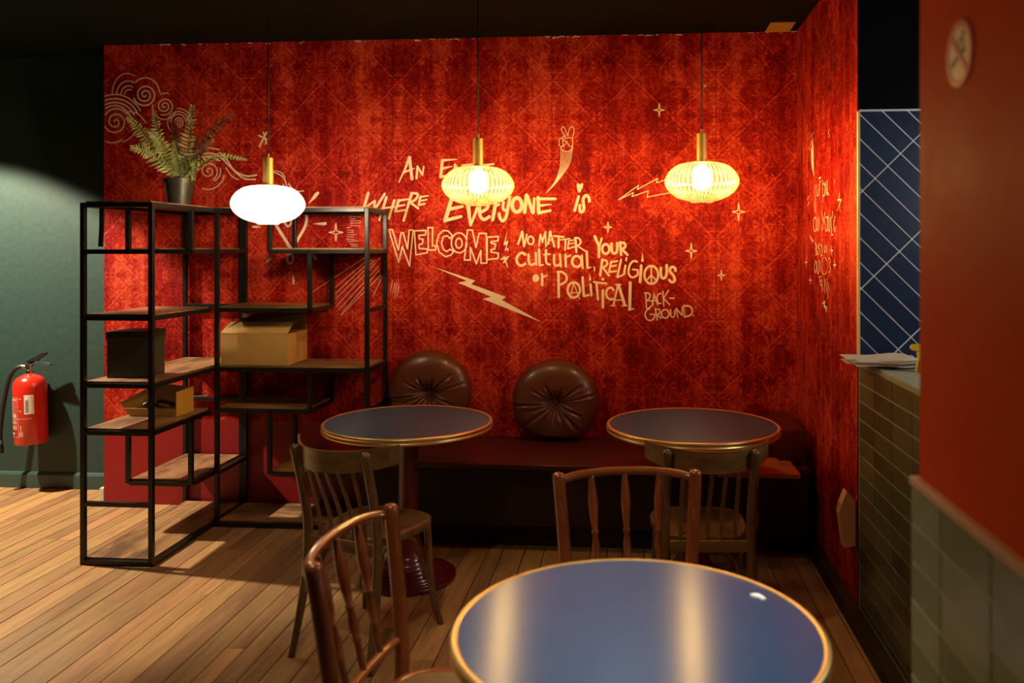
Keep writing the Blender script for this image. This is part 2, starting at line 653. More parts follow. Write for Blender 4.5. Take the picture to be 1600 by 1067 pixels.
bm = B()
box(bm, XL, 1.1, YB, YG + .15, 0, ZC)
wall_back = struct(finish('wall_back', bm, M_PAPER))
bm = B()
box(bm, XL + .0, -1.3, YB - .0025, YB, .004, .52)
finish('plain_red_band', bm, M_REDBASE, wall_back)
bm = B()
box(bm, -3.262, XL, YB + .002, YB + .05, 0, .09, .006)
finish('chipped_plaster_corner', bm, plain('bare_plaster', (.62, .60, .55), .9, 0, .2, 60, .5), wall_back)
# ragged pale edge where the paper meets the ceiling
bm = B()
for i in range(46):
    px = random.uniform(265, 1240)
    if random.random() < .5:
        px = random.choice((275, 700, 880, 1000, 1215)) + random.uniform(-28, 28)
    p = on_y(px, 60, YB)
    L = random.uniform(.008, .035)
    t = random.uniform(.002, .005)
    z1 = ZC - random.uniform(.0, .010)
    box(bm, p.x, p.x + L, YB - .003, YB, z1 - t, z1)
finish('torn_paper_edge', bm, M_WHITE, wall_back)['kind'] = 'stuff'

bm = B()
box(bm, -6.5, XL, YG, YG + .15, 0, ZC)
struct(finish('wall_left_alcove', bm, M_GREEN)).name = 'wall_left'
bm = B()
prism(bm, [(YG, 0), (YG - .016, 0), (YG - .016, .085), (YG - .008, .10), (YG, .104)], lambda u, v, w: (w, u, v), 1)
for vv in bm.verts:
    vv.co.x = -6.5 if vv.co.x < .5 else XL
struct(finish('baseboard_left', bm, M_GREEN_TRIM))
bm = B()
box(bm, -6.65, -6.5, -1, 5.4, 0, ZC)
struct(finish('wall_far_left', bm, M_GREEN)).name = 'wall_side'

YF = 3.545
bm = B()
box(bm, XR, XR + .10, YF + .013, YB, 0, ZC)
wall_right = struct(finish('wall_right', bm, M_PAPER_Y))
bm = B()
box(bm, XR - .048, XR, 1.2, YB, 0, .07, .004)
struct(finish('baseboard_right', bm, M_BENCHBASE))

# far wall with blue tiles, black paint above
bm = B()
box(bm, XR + .001, 2.4, YF + .006, YF + .013, 0, ZC)
box(bm, XR + .10, 2.4, YF + .013, YF + .14, 0, ZC)
wall_far = struct(finish('wall_far', bm, M_BLACK))
ZT = 2.125
bm = B()
box(bm, XR + .004, 2.3, YF + .001, YF + .006, .0, ZT)
finish('grout_bed', bm, M_GROUT_W, wall_far)
bm = B()
box(bm, XR - .003, XR + .006, YF - .008, YF + .012, 1.09, ZT, .001)
finish('corner_trim', bm, M_GOLD, wall_far)
bm = B()
box(bm, XR + .006, 1.8, YF - .006, YF + .012, ZT, ZT + .006)
finish('top_trim', bm, M_GROUT_W, wall_far)
tw, tl, g = .0725, .283, .0060
ca = sin(pi / 4)


def clip_poly(poly, x0, x1, z0, z1):
    def cut(P, f):
        out = []
        for i in range(len(P)):
            a, b = P[i], P[(i + 1) % len(P)]
            fa, fb = f(a), f(b)
            if fa >= 0:
                out.append(a)
            if fa * fb < 0:
                t = fa / (fa - fb)
                out.append((a[0] + (b[0] - a[0]) * t, a[1] + (b[1] - a[1]) * t))
        return out
    for f in (lambda p: p[0] - x0, lambda p: x1 - p[0], lambda p: p[1] - z0, lambda p: z1 - p[1]):
        if len(poly) < 3:
            return []
        poly = cut(poly, f)
    return poly if len(poly) >= 3 else []


o0 = on_y(1348, 305, YF)         # where two joints meet at the left edge
for i in range(-24, 30):
    for j in range(-8, 9):
        # a runs down-right (long side), b runs up-right (short side)
        a0, a1 = j * tl + g / 2, (j + 1) * tl - g / 2
        b0, b1 = i * tw + g / 2, (i + 1) * tw - g / 2
        P = [(o0.x + (a + b) * ca, o0.z + .018 + (b - a) * ca) for a, b in ((a0, b0), (a1, b0), (a1, b1), (a0, b1))]
        P = clip_poly(P, XR + .008, 1.55, .95, ZT - .002)
        if P:
            bm = B()
            cx = sum(p[0] for p in P) / len(P)
            cz = sum(p[1] for p in P) / len(P)
            prism(bm, [(u - cx, w_ - cz) for u, w_ in P], lambda u, v, w: (u, w, v), -.0025)
            finish('tile', bm, M_TILE_B, wall_far, loc=(cx, YF + .001, cz))

# counter (tiled half wall between the partition and the pillar)
HC = 1.093
counter = thing('counter', 'olive green tiled half-height counter between the red partition and the pillar', 'counter', (XR, 2.6, 0))
bm = B()
box(bm, .0025, .30, -.9, YF - 2.6 - .012, 0, HC - .02)
finish('counter_body', bm, M_GROUT, counter)
bm = B()
box(bm, .0, .32, -.9, YF - 2.6 - .012, HC - .02, HC, .003)
finish('counter_top', bm, M_STONE, counter)
th, tw2 = .0745, .220
tm = {}


def tile_obj(w, h, t, mat, parent, loc):
    key = (round(w, 3), round(h, 3), mat.name)
    if key not in tm:
        bm = B()
        box(bm, 0, t, -w / 2, w / 2, -h / 2, h / 2, .0010)
        o = finish('tile', bm, mat, parent)
        tm[key] = o.data
    else:
        o = bpy.data.objects.new('tile', tm[key])
        C.objects.link(o)
        o.parent = parent
    o.location = loc
    return o


rows = int((HC - .02) / th)
for r in range(rows + 1):
    z1 = HC - .02 - r * th
    z0 = max(z1 - th, .071)
    if z1 - z0 < .02:
        continue
    for c in range(9):
        y1 = YF - 2.6 - .012 - c * tw2 + (.0 if r else .0)
        y0 = y1 - tw2
        if y1 < -.88:
            break
        y0 = max(y0, -.9)
        tile_obj(y1 - y0 - .0045, z1 - z0 - .0045, .0025, M_TILE, counter, (0, (y0 + y1) / 2, (z0 + z1) / 2))

# pillar with tiled wainscot, right foreground
XP, YP0, YP1 = .555, 1.17, 1.715
bm = B()
box(bm, XP + .012, 1.3, YP0, YP1 - .012, 0, ZC)
pillar = struct(finish('pillar', bm, M_PILLAR))
pillar.name = 'wall_pillar'
bm = B()
box(bm, XP + .0005, XP + .012, YP0, YP1 - .004, 0, 1.08)
finish('grout_bed', bm, M_GROUT, pillar)
bm = B()
box(bm, XP - .004, XP + .02, YP0, YP1 + .004, 1.08, 1.098, .003)
finish('wainscot_cap', bm, M_CAPW, pillar)
for r in range(15):
    z1 = 1.08 - r * th
    z0 = max(z1 - th, 0.0)
    if z1 - z0 < .02:
        continue
    ys = [YP1 - .002, 1.553, 1.34, YP0]
    for c in range(3):
        y1, y0 = ys[c], ys[c + 1]
        tile_obj(y1 - y0 - .0045, z1 - z0 - .0045, .0025, M_TILE_P, pillar, (XP - .002, (y0 + y1) / 2, (z0 + z1) / 2))

# no smoking sign on the pillar
sg = on_x(1499.5, 84, XP + .012)
sign = thing('no_smoking_sign', 'round no smoking sticker high on the rust red pillar', 'sign', sg)
bm = B()
lathe(bm, [(.0, 0), (.058, 0), (.058, .0015), (0, .0015)], 40)
for vv in bm.verts:
    vv.co = Vector((-vv.co.z, vv.co.y, vv.co.x))
finish('sign_disc', bm, plain('sign_white', (.72, .58, .45), .5), sign)
M_SIGNRED = plain('sign_red', (.55, .07, .035), .5)
bm = B()
lathe(bm, [(.046, .0015), (.046, .0022), (.058, .0022), (.058, .0015)], 40)
for vv in bm.verts:
    vv.co = Vector((-vv.co.z, vv.co.y, vv.co.x))
finish('sign_ring', bm, M_SIGNRED, sign)


def sbox(bm, a, b, w, x0, x1):
    a, b = Vector(a), Vector(b)
    d = (b - a).normalized()
    n_ = Vector((-d.y, d.x)) * w / 2
    prism(bm, [tuple(a + n_), tuple(b + n_), tuple(b - n_), tuple(a - n_)], lambda u, v, w_: (x0 + (x1 - x0) * w_, u, v), 1)


bm = B()
# facing the sign from the room (-X side): +Y is left
sbox(bm, (.034, .034), (-.034, -.034), .010, -.0015, -.0028)
finish('sign_bar', bm, M_SIGNRED, sign)
bm = B()
sbox(bm, (.034, -.016), (-.026, .004), .010, -.0015, -.0024)
finish('cigarette', bm, plain('sign_dark', (.03, .02, .015), .5), sign)
bm = B()
pts = [(-.022, .012), (-.012, .022), (-.024, .03), (-.010, .038)]
for a, b in zip(pts, pts[1:]):
    sbox(bm, a, b, .005, -.0015, -.0023)
pts = [(-.006, .008), (.002, .020), (-.010, .028)]
for a, b in zip(pts, pts[1:]):
    sbox(bm, a, b, .004, -.0015, -.0023)
finish('smoke_curl', bm, plain('sign_grey', (.28, .24, .18), .5), sign)

# panel on the ceiling by the corner
a, b_ = ray(1195.5, 49), ray(1199, 35)
ta, tb = (ZC - CAMZ) / a.z, (ZC - CAMZ) / b_.z
pa, pb = a * ta, b_ * tb
bm = B()
box(bm, pa.x, pa.x + .135, pb.y, min(pa.y, YB - .01), ZC - .006, ZC, .001)
tag(finish('ceiling_patch', bm, M_CARD_Y), 'pale yellow board fixed to the ceiling above the right corner', 'panel')

# ================================================================== MURAL (flat print on the two red walls)


class Mural:
    def __init__(self, plane='y'):
        self.plane = plane
        self.k = 0
        self.crop = (0, 0, 1)

    def pt(self, p):
        ox, oy, s = self.crop
        px, py = ox + p[0] / s, oy + p[1] / s
        if self.plane == 'y':
            w = on_y(px, py, YB)
            return Vector((w.x, w.z))
        w = on_x(px, py, XR)
        return Vector((w.y, w.z))

    def v(self, bm, p):
        d = .0008 + .00004 * (self.k % 40)
        return bm.verts.new((p.x, YB - d, p.y) if self.plane == 'y' else (XR - d, p.x, p.y))

    def width(self, w):
        s = self.crop[2] / self.gain
        return w / s / FPX * (5.0 if self.plane == 'y' else 6.6)

    def line(self, bm, pts, w, closed=False, w1=None, smooth=0):
        if smooth:
            pts = [tuple(q)[:2] for q in spline([(p[0], p[1], 0) for p in (pts + [pts[0]] if closed else pts)], smooth)]
            closed = False
        P = [self.pt(p) for p in pts]
        if closed:
            P = P + [P[0]]
        n = len(P)
        hw = [self.width(w + ((w1 if w1 is not None else w) - w) * i / max(1, n - 1)) / 2 for i in range(n)]
        for i in range(n - 1):
            a, b = P[i], P[i + 1]
            d = b - a
            if d.length < 1e-6 or (self.plane == 'y' and min(a.x, b.x) < XL + .004):
                continue
            d.normalize()
            q = Vector((-d.y, d.x))
            vs = [self.v(bm, c) for c in (a + q * hw[i], b + q * hw[i + 1], b - q * hw[i + 1], a - q * hw[i])]
            bm.faces.new(vs)
            self.k += 1
        for i in range(n):
            if hw[i] > .0012 and not (self.plane == 'y' and P[i].x < XL + .008) and (0 < i < n - 1 or not smooth):
                rr = hw[i] * (.98 if 0 < i < n - 1 else .9)
                vs = [self.v(bm, P[i] + Vector((cos(a), sin(a))) * rr) for a in [2 * pi * k / 8 for k in range(8)]]
                bm.faces.new(vs)
                self.k += 1

    def poly(self, bm, pts):
        self.k += 1
        f = bm.faces.new([self.v(bm, self.pt(p)) for p in pts])
        bmesh.ops.triangulate(bm, faces=[f])

    def ell(self, bm, c, rx, ry, w, a0=0, a1=360, n=22):
        pts = [(c[0] + rx * cos(R_(a0 + (a1 - a0) * i / n)), c[1] + ry * sin(R_(a0 + (a1 - a0) * i / n))) for i in range(n + 1)]
        self.line(bm, pts, w)

    def blob(self, bm, c, rx, ry, n=14):
        self.poly(bm, [(c[0] + rx * cos(2 * pi * i / n), c[1] + ry * sin(2 * pi * i / n)) for i in range(n)])

    def spiral(self, bm, c, r0, r1, turns, a0, w, sx=1.0, n=60):
        pts = []
        for i in range(n + 1):
            t = i / n
            r = r0 + (r1 - r0) * t
            a = R_(a0) + turns * 2 * pi * t
            pts.append((c[0] + sx * r * cos(a), c[1] + r * sin(a)))
        self.line(bm, pts, w)

    def star(self, bm, c, rx, ry, w):
        q = .2
        P = []
        for i in range(8):
            a = pi / 2 * (i / 2)
            if i % 2 == 0:
                P.append((c[0] + rx * cos(a), c[1] + ry * sin(a)))
            else:
                P.append((c[0] + rx * q * cos(a), c[1] + ry * q * sin(a)))
        self.line(bm, P, w, True)


mu = Mural()


def word(name, parent, crop, items, m=None):
    m = m or mu
    m.crop = crop
    m.gain = 1.4 if name == 'cloud_swirl' else 1.0
    bm = B()
    for it in items:
        kd = it[0]
        if kd == 'l':
            m.line(bm, it[1], it[2], w1=it[3] if len(it) > 3 else None)
        elif kd == 's':
            m.line(bm, it[1], it[2], smooth=6)
        elif kd == 'c':
            m.line(bm, it[1], it[2], True)
        elif kd == 'p':
            m.poly(bm, it[1])
        elif kd == 'e':
            m.ell(bm, it[1], it[2], it[3], it[4], *(it[5:]))
        elif kd == 'b':
            m.blob(bm, it[1], it[2], it[3])
        elif kd == 'sp':
            m.spiral(bm, *it[1:])
        elif kd == 'st':
            m.star(bm, *it[1:])
    bm.normal_update()
    ref = Vector((0, -1, 0)) if m.plane == 'y' else Vector((-1, 0, 0))
    flip = [f for f in bm.faces if f.normal.dot(ref) < 0]
    bmesh.ops.reverse_faces(bm, faces=flip)
    return finish(name, bm, M_PAINT, parent, keep=True)


L, SM, CL, PO, EL, BL = 'l', 's', 'c', 'p', 'e', 'b'
kA = (560, 230, 8)
word('lettering', wall_back, kA, [   # AN
    (L, [(640, 125), (585, 270), (505, 440)], 40, 12), (L, [(640, 125), (670, 400)], 38), (L, [(570, 312), (700, 266)], 30, 12),
    (L, [(740, 240), (727, 390)], 28), (L, [(745, 250), (800, 345)], 24), (L, [(818, 240), (800, 345)], 20)])
word('lettering', wall_back, kA, [   # the covered word beginning E N T
    (L, [(1050, 165), (1028, 375)], 36), (L, [(1045, 165), (1235, 152)], 36, 8), (L, [(1045, 268), (1170, 240)], 32, 12), (L, [(1028, 372), (1150, 345)], 34, 14),
    (L, [(1208, 215), (1198, 330)], 28), (L, [(1208, 218), (1290, 320)], 24), (L, [(1300, 225), (1290, 320)], 20),
    (L, [(1310, 228), (1445, 214)], 26), (L, [(1375, 222), (1365, 330)], 26), (L, [(1480, 225), (1475, 330)], 26), (L, [(1540, 228), (1690, 210)], 24), (L, [(1610, 220), (1600, 330)], 24)])
word('lettering', wall_back, kA, [   # WHERE
    (L, [(125, 570), (70, 755)], 36), (L, [(75, 765), (205, 670)], 24), (L, [(205, 670), (200, 780)], 30), (L, [(330, 582), (205, 780)], 30),
    (L, [(352, 625), (262, 912)], 34, 26), (L, [(450, 665), (382, 895)], 34, 26), (L, [(292, 765), (450, 745)], 24),
    (L, [(505, 660), (462, 805)], 32), (L, [(505, 668), (625, 648)], 28, 20), (L, [(480, 738), (580, 722)], 26, 20), (L, [(462, 805), (585, 785)], 30, 24),
    (L, [(668, 572), (565, 920)], 34, 28), (SM, [(652, 575), (735, 582), (735, 625), (690, 672), (635, 690)], 30), (L, [(650, 692), (752, 765)], 28),
    (L, [(775, 618), (755, 722)], 28), (L, [(775, 622), (878, 605)], 26, 14), (L, [(765, 672), (860, 655)], 24, 16), (L, [(755, 722), (832, 705)], 28, 22)])
kC = (690, 280, 6.667)
word('lettering', wall_back, kC, [   # EVERYONE
    (L, [(120, 150), (38, 432)], 42), (L, [(115, 150), (240, 130)], 34), (L, [(80, 312), (218, 284)], 36, 28), (L, [(35, 430), (205, 388)], 36, 30),
    (L, [(275, 265), (302, 480)], 42, 26), (L, [(395, 240), (305, 478)], 34, 22),
    (SM, [(405, 345), (478, 300), (470, 245), (420, 235), (398, 290), (398, 370), (438, 420), (505, 385)], 32),
    (L, [(562, 255), (532, 425)], 34), (L, [(552, 285), (600, 262)], 26),
    (SM, [(645, 230), (640, 300), (668, 330), (690, 300)], 28), (SM, [(712, 175), (692, 290), (672, 390), (638, 435), (608, 400), (600, 355)], 32),
    (EL, (785, 268), 50, 74, 38), (L, [(885, 165), (865, 345)], 38), (L, [(890, 170), (950, 350)], 36), (L, [(965, 200), (958, 350)], 26),
    (L, [(1005, 190), (1012, 355)], 36), (L, [(995, 204), (1185, 204)], 28), (L, [(1010, 276), (1145, 262)], 30, 10), (L, [(1010, 350), (1135, 326)], 36, 24)])
word('lettering', wall_back, kC, [   # IS with a heart for a dot
    (L, [(1428, 178), (1385, 328)], 28),
    (PO, [(1405, 60), (1420, 38), (1440, 56), (1460, 38), (1476, 50), (1470, 85), (1440, 140), (1420, 135), (1410, 90)]),
    (SM, [(1538, 235), (1535, 195), (1505, 168), (1475, 205), (1478, 260), (1482, 310), (1460, 342), (1440, 325), (1440, 265)], 30)])
kB = (600, 340, 8)
word('lettering', wall_back, kB, [   # outlined WELCOME
    (CL, [(60, 150), (105, 150), (180, 405), (213, 190), (240, 190), (295, 390), (315, 155), (365, 155), (320, 605), (230, 360), (185, 560)], 17),
    (CL, [(380, 165), (525, 160), (520, 215), (435, 222), (440, 265), (490, 270), (480, 330), (440, 335), (440, 388), (540, 390), (540, 440), (400, 465)], 17),
    (CL, [(550, 125), (610, 125), (605, 350), (650, 355), (645, 405), (555, 405)], 17),
    (CL, [(858, 225), (800, 165), (740, 162), (685, 215), (658, 320), (690, 430), (770, 488), (835, 470), (872, 425), (825, 395), (790, 425), (745, 400), (720, 320), (740, 240), (790, 225), (825, 262)], 17),
    (EL, (940, 315), 98, 125, 17), (EL, (937, 320), 40, 62, 17),
    (CL, [(1045, 155), (1105, 155), (1150, 375), (1190, 195), (1280, 198), (1285, 568), (1213, 570), (1210, 410), (1155, 578), (1080, 370), (1080, 530), (1005, 530)], 17),
    (CL, [(1290, 245), (1430, 235), (1425, 290), (1335, 300), (1340, 320), (1395, 328), (1385, 390), (1335, 402), (1340, 432), (1430, 445), (1425, 510), (1290, 525)], 17)])
word('lettering', wall_back, kB, [   # exclamation mark made of a bolt and a star
    (PO, [(1540, 175), (1494, 345), (1528, 338), (1508, 415), (1545, 400), (1545, 440), (1562, 380), (1530, 388), (1556, 290), (1520, 300)]),
    (L, [(1470, 520), (1565, 485)], 24, 10), (L, [(1500, 490), (1545, 615)], 24, 10), (L, [(1495, 560), (1540, 510)], 20)])
word('lightning_bolt', wall_back, (540, 150, 2.883), [
    (PO, [(390, 768), (584, 831), (566, 847), (546, 832)]), (PO, [(507, 841), (546, 832), (566, 847), (722, 905), (656, 904)]), (PO, [(656, 904), (722, 905), (704, 918), (884, 1019), (618, 914)])])
kD = (780, 350, 8.207)
word('lettering', wall_back, kD, [   # NO
    (L, [(295, 95), (242, 258)], 26), (L, [(297, 98), (318, 288)], 26), (L, [(355, 132), (322, 285)], 20), (EL, (404, 210), 38, 52, 22)])
word('lettering', wall_back, kD, [   # MATTER
    (L, [(530, 132), (510, 280)], 22), (L, [(532, 140), (558, 232)], 20), (L, [(592, 100), (552, 235)], 20), (L, [(592, 102), (600, 290)], 20),
    (L, [(655, 92), (626, 258)], 24), (L, [(655, 95), (708, 290)], 24), (L, [(635, 205), (690, 203)], 16),
    (L, [(702, 152), (830, 166)], 22), (L, [(765, 162), (760, 302)], 26),
    (L, [(788, 202), (910, 188)], 16), (L, [(852, 200), (845, 332)], 22),
    (L, [(892, 215), (880, 318)], 20), (L, [(892, 215), (958, 205)], 16), (L, [(886, 255), (960, 242)], 14), (L, [(880, 318), (962, 292)], 18),
    (L, [(978, 178), (990, 360)], 28), (SM, [(962, 180), (1015, 180), (1042, 215), (1035, 255), (992, 285)], 22), (L, [(1012, 285), (1105, 348)], 18)])
word('lettering', wall_back, kD, [   # cultural,
    (SM, [(340, 395), (290, 368), (245, 400), (222, 460), (245, 515), (290, 532), (340, 505)], 32),
    (SM, [(375, 380), (380, 470), (395, 515), (425, 522), (468, 500)], 30), (L, [(470, 370), (475, 520)], 28),
    (L, [(510, 325), (518, 528)], 30), (L, [(518, 530), (562, 522)], 22),
    (SM, [(600, 322), (600, 430), (608, 500), (655, 522)], 28), (L, [(572, 392), (650, 385)], 20),
    (SM, [(705, 390), (702, 480), (715, 525), (745, 532), (782, 515)], 28), (L, [(778, 385), (790, 545)], 26),
    (L, [(850, 392), (855, 545)], 30), (L, [(855, 425), (915, 402)], 22),
    (EL, (995, 480), 60, 70, 32), (L, [(1060, 400), (1070, 565)], 26), (L, [(1122, 350), (1132, 565)], 30), (L, [(1132, 565), (1175, 555)], 18), (L, [(1208, 553), (1224, 555)], 12), (L, [(1225, 555), (1220, 602)], 14)])
word('lettering', wall_back, kD, [   # or
    (BL, (470, 693), 44, 50), (L, [(550, 642), (552, 785)], 32), (L, [(560, 680), (610, 660)], 20)])
word('lettering', wall_back, kD, [   # POLIT...
    (L, [(760, 612), (765, 935)], 32), (SM, [(740, 615), (800, 612), (860, 660), (858, 730), (785, 780)], 26),
    (EL, (957, 845), 80, 98, 26), (L, [(955, 760), (908, 962)], 10), (L, [(955, 760), (1032, 962)], 10), (L, [(900, 880), (1030, 880)], 9),
    (L, [(1070, 682), (1085, 922)], 30), (L, [(1085, 926), (1150, 908)], 24), (L, [(1172, 770), (1183, 918)], 28), (PO, [(1160, 632), (1150, 730), (1182, 715)])])
kE = (900, 350, 6.67)
word('lettering', wall_back, kE, [   # ...TICAL
    (L, [(185, 604), (320, 620)], 20), (L, [(213, 612), (230, 790)], 26, 20), (BL, (280, 575), 16, 16), (L, [(280, 690), (280, 868)], 26),
    (SM, [(395, 692), (362, 660), (320, 690), (320, 750), (350, 782), (388, 782)], 22),
    (L, [(437, 632), (390, 848)], 18), (L, [(442, 632), (510, 848)], 28), (L, [(405, 792), (500, 792)], 11), (L, [(362, 850), (410, 850)], 12), (L, [(480, 850), (530, 850)], 12), (L, [(412, 632), (470, 632)], 12),
    (L, [(565, 608), (560, 890)], 30), (L, [(545, 897), (600, 882)], 14)])
word('lettering', wall_back, kE, [   # YOUR
    (L, [(195, 128), (243, 238)], 28), (L, [(268, 148), (240, 245)], 20), (L, [(240, 240), (238, 345)], 26), (EL, (310, 260), 38, 50, 26),
    (SM, [(370, 195), (372, 270), (390, 305), (418, 300), (430, 260), (430, 190)], 26),
    (L, [(460, 188), (470, 322)], 26), (SM, [(462, 195), (505, 200), (512, 240), (475, 265)], 24), (L, [(482, 265), (538, 322)], 24)])
word('lettering', wall_back, kE, [   # RELIGIOUS
    (L, [(275, 368), (252, 538)], 26, 22), (SM, [(270, 372), (318, 385), (322, 425), (278, 452)], 22), (L, [(282, 455), (345, 538)], 22),
    (L, [(365, 392), (345, 500)], 20), (L, [(365, 396), (430, 386)], 20), (L, [(355, 442), (420, 432)], 18), (L, [(345, 500), (420, 490)], 20),
    (L, [(470, 370), (430, 555)], 20), (L, [(430, 555), (502, 525)], 18), (L, [(515, 432), (502, 518)], 22), (L, [(527, 350), (522, 382)], 18),
    (SM, [(640, 395), (600, 385), (560, 430), (548, 510), (582, 555), (640, 530), (642, 478)], 20), (L, [(642, 478), (590, 472)], 16),
    (L, [(680, 432), (667, 605)], 28), (PO, [(690, 288), (680, 396), (707, 386)]),
    (EL, (785, 530), 72, 94, 22), (L, [(785, 445), (785, 620)], 14), (L, [(785, 530), (732, 592)], 14), (L, [(785, 530), (845, 598)], 14),
    (SM, [(885, 450), (885, 535), (905, 565), (930, 555), (945, 510), (945, 420)], 26),
    (SM, [(1038, 490), (1028, 455), (992, 450), (978, 490), (1018, 540), (1030, 585), (1002, 608), (968, 580)], 26)])
word('lettering', wall_back, kE, [   # BACK-GROUND.
    (L, [(725, 715), (735, 880)], 12), (SM, [(710, 718), (760, 722), (772, 760), (735, 800)], 12), (SM, [(735, 800), (785, 800), (800, 840), (740, 885)], 12),
    (L, [(815, 730), (795, 840)], 12), (L, [(815, 730), (850, 840)], 12), (L, [(800, 802), (845, 796)], 10), (SM, [(890, 722), (855, 735), (845, 780), (860, 825), (890, 825)], 12),
    (L, [(905, 700), (915, 855)], 12), (L, [(965, 690), (912, 775)], 10), (L, [(912, 775), (975, 840)], 12), (L, [(975, 773), (1025, 772)], 12),
    (SM, [(770, 880), (728, 910), (725, 970), (765, 1005), (810, 985), (820, 940)], 14), (L, [(820, 940), (770, 940)], 10),
    (L, [(825, 880), (848, 1002)], 12), (SM, [(825, 890), (870, 890), (870, 930), (838, 948)], 12), (L, [(845, 948), (888, 980)], 12), (EL, (930, 935), 40, 44, 14),
    (SM, [(985, 885), (988, 950), (1008, 972), (1028, 950), (1030, 895)], 12), (L, [(1042, 878), (1062, 975)], 10), (L, [(1045, 880), (1105, 950)], 12), (L, [(1105, 862), (1108, 950)], 10),
    (L, [(1120, 855), (1132, 965)], 10), (SM, [(1115, 852), (1190, 860), (1212, 910), (1190, 950), (1122, 968)], 16), (L, [(1218, 955), (1228, 953)], 10)])
for c, rx, ry in (((1030, 172), 8, 10), ((1154, 331), 10, 14), ((1080, 392), 9, 12), ((1127, 430), 6, 8), ((950, 355), 6, 8), ((525, 363), 11, 14)):
    word('star', wall_back, (0, 0, 1), [('st', c, rx, ry, 1.3)])
word('star', wall_back, (340, 180, 3.557), [(L, [(233, 175), (272, 95)], 10), (L, [(230, 112), (275, 135)], 9), (L, [(255, 95), (272, 160)], 8)])
word('star', wall_back, (1090, 120, 4), [(L, [(35, 50), (55, 62)], 4), (L, [(40, 66), (52, 44)], 4)])
word('bolt_outline', wall_back, (780, 150, 2.883), [
    (L, [(775, 375), (748, 378), (707, 391), (714, 371), (622, 421), (628, 402), (537, 468), (605, 435), (598, 453), (672, 427), (666, 456), (775, 434)], 3.5)])
items = [(SM, [(360, 272), (312, 205), (308, 165), (340, 155), (390, 272)], 8), (SM, [(390, 272), (402, 190), (435, 150), (468, 168), (462, 240), (448, 300)], 8),
         (SM, [(335, 330), (345, 300), (420, 288), (448, 320), (446, 390), (410, 395), (375, 340), (335, 330)], 8), (SM, [(320, 300), (332, 268), (358, 282)], 8),
         (SM, [(280, 310), (300, 290), (318, 320), (328, 380), (298, 402), (276, 370), (280, 310)], 8), (SM, [(298, 402), (318, 440), (370, 465), (420, 450), (450, 400)], 8),
         (SM, [(340, 415), (335, 392), (362, 372), (372, 340)], 8)]
for i, (sx, sy) in enumerate(((300, 405), (322, 445), (345, 460), (370, 465), (395, 462), (415, 452), (435, 430), (450, 395))):
    f = i / 7
    items.append((SM, [(sx, sy), (298 + 130 * f, 560), (285 + 95 * f, 680), (225 + 25 * f, 845 + 10 * f), (110, 1000)], 6))
word('peace_hand', wall_back, (840, 180, 8.21), items)
# curling clouds on the left
kH = (150, 100, 5.08)
word('cloud_swirl', wall_back, kH, [
    ('sp', (155, 460), 8, 112, 2.35, 200, 8),
    (EL, (150, 470), 128, 140, 8, 200, 330), (EL, (150, 480), 170, 175, 8, 238, 335), (EL, (150, 490), 205, 215, 8, 245, 332), (EL, (150, 500), 235, 258, 7, 250, 330),
    (EL, (130, 450), 150, 175, 7, 60, 115), (EL, (150, 450), 190, 180, 6, 30, 70),
    (L, [(255, 380), (290, 440)], 7), (SM, [(260, 375), (340, 400), (400, 470)], 6)])
word('cloud_swirl', wall_back, kH, [
    ('sp', (390, 245), 8, 92, 2.4, 20, 8), (EL, (392, 250), 118, 140, 7, 230, 350),
    (EL, (265, 240), 36, 36, 6, 180, 300), (EL, (262, 240), 62, 66, 6, 180, 300), (EL, (258, 240), 92, 105, 6, 180, 300), (EL, (250, 240), 120, 165, 5, 180, 300)])
word('cloud_swirl', wall_back, kH, [
    ('sp', (545, 335), 6, 72, 2.2, 40, 7), (EL, (545, 340), 95, 100, 6, 20, 190), (EL, (550, 330), 80, 100, 6, 240, 290)])
word('cloud_swirl', wall_back, kH, [
    ('sp', (655, 460), 5, 42, 2.0, 90, 6), (EL, (655, 465), 62, 66, 6, 180, 360), (EL, (655, 470), 85, 92, 6, 200, 365), (EL, (655, 475), 108, 122, 6, 265, 380), (EL, (660, 470), 90, 85, 5, 130, 220)])
word('cloud_swirl', wall_back, kH, [
    ('sp', (895, 850), 4, 75, 1.9, 100, 6), (EL, (890, 850), 100, 90, 6, -15, 60), (EL, (890, 860), 130, 135, 6, 10, 110),
    (SM, [(760, 810), (820, 750), (900, 735), (985, 770)], 9), (SM, [(790, 760), (830, 722), (910, 708), (985, 735), (1050, 800), (1120, 860), (1200, 890), (1280, 880)], 9),
    (SM, [(800, 700), (860, 665), (920, 668), (980, 680)], 7), (SM, [(860, 660), (930, 610), (900, 560)], 5),
    (SM, [(980, 700), (1040, 760), (1100, 850), (1180, 910), (1270, 915)], 8), (SM, [(1030, 820), (1080, 890), (1135, 918)], 6)])
kI = (355, 230, 8.208)
word('cloud_swirl', wall_back, kI, [
    (SM, [(590, 300), (680, 318), (725, 360), (745, 390)], 8), (SM, [(590, 318), (660, 345), (730, 400), (765, 500)], 10), (SM, [(785, 465), (820, 510), (835, 540)], 12),
    (SM, [(715, 470), (740, 520)], 8), (SM, [(860, 555), (920, 568), (985, 558)], 10)])
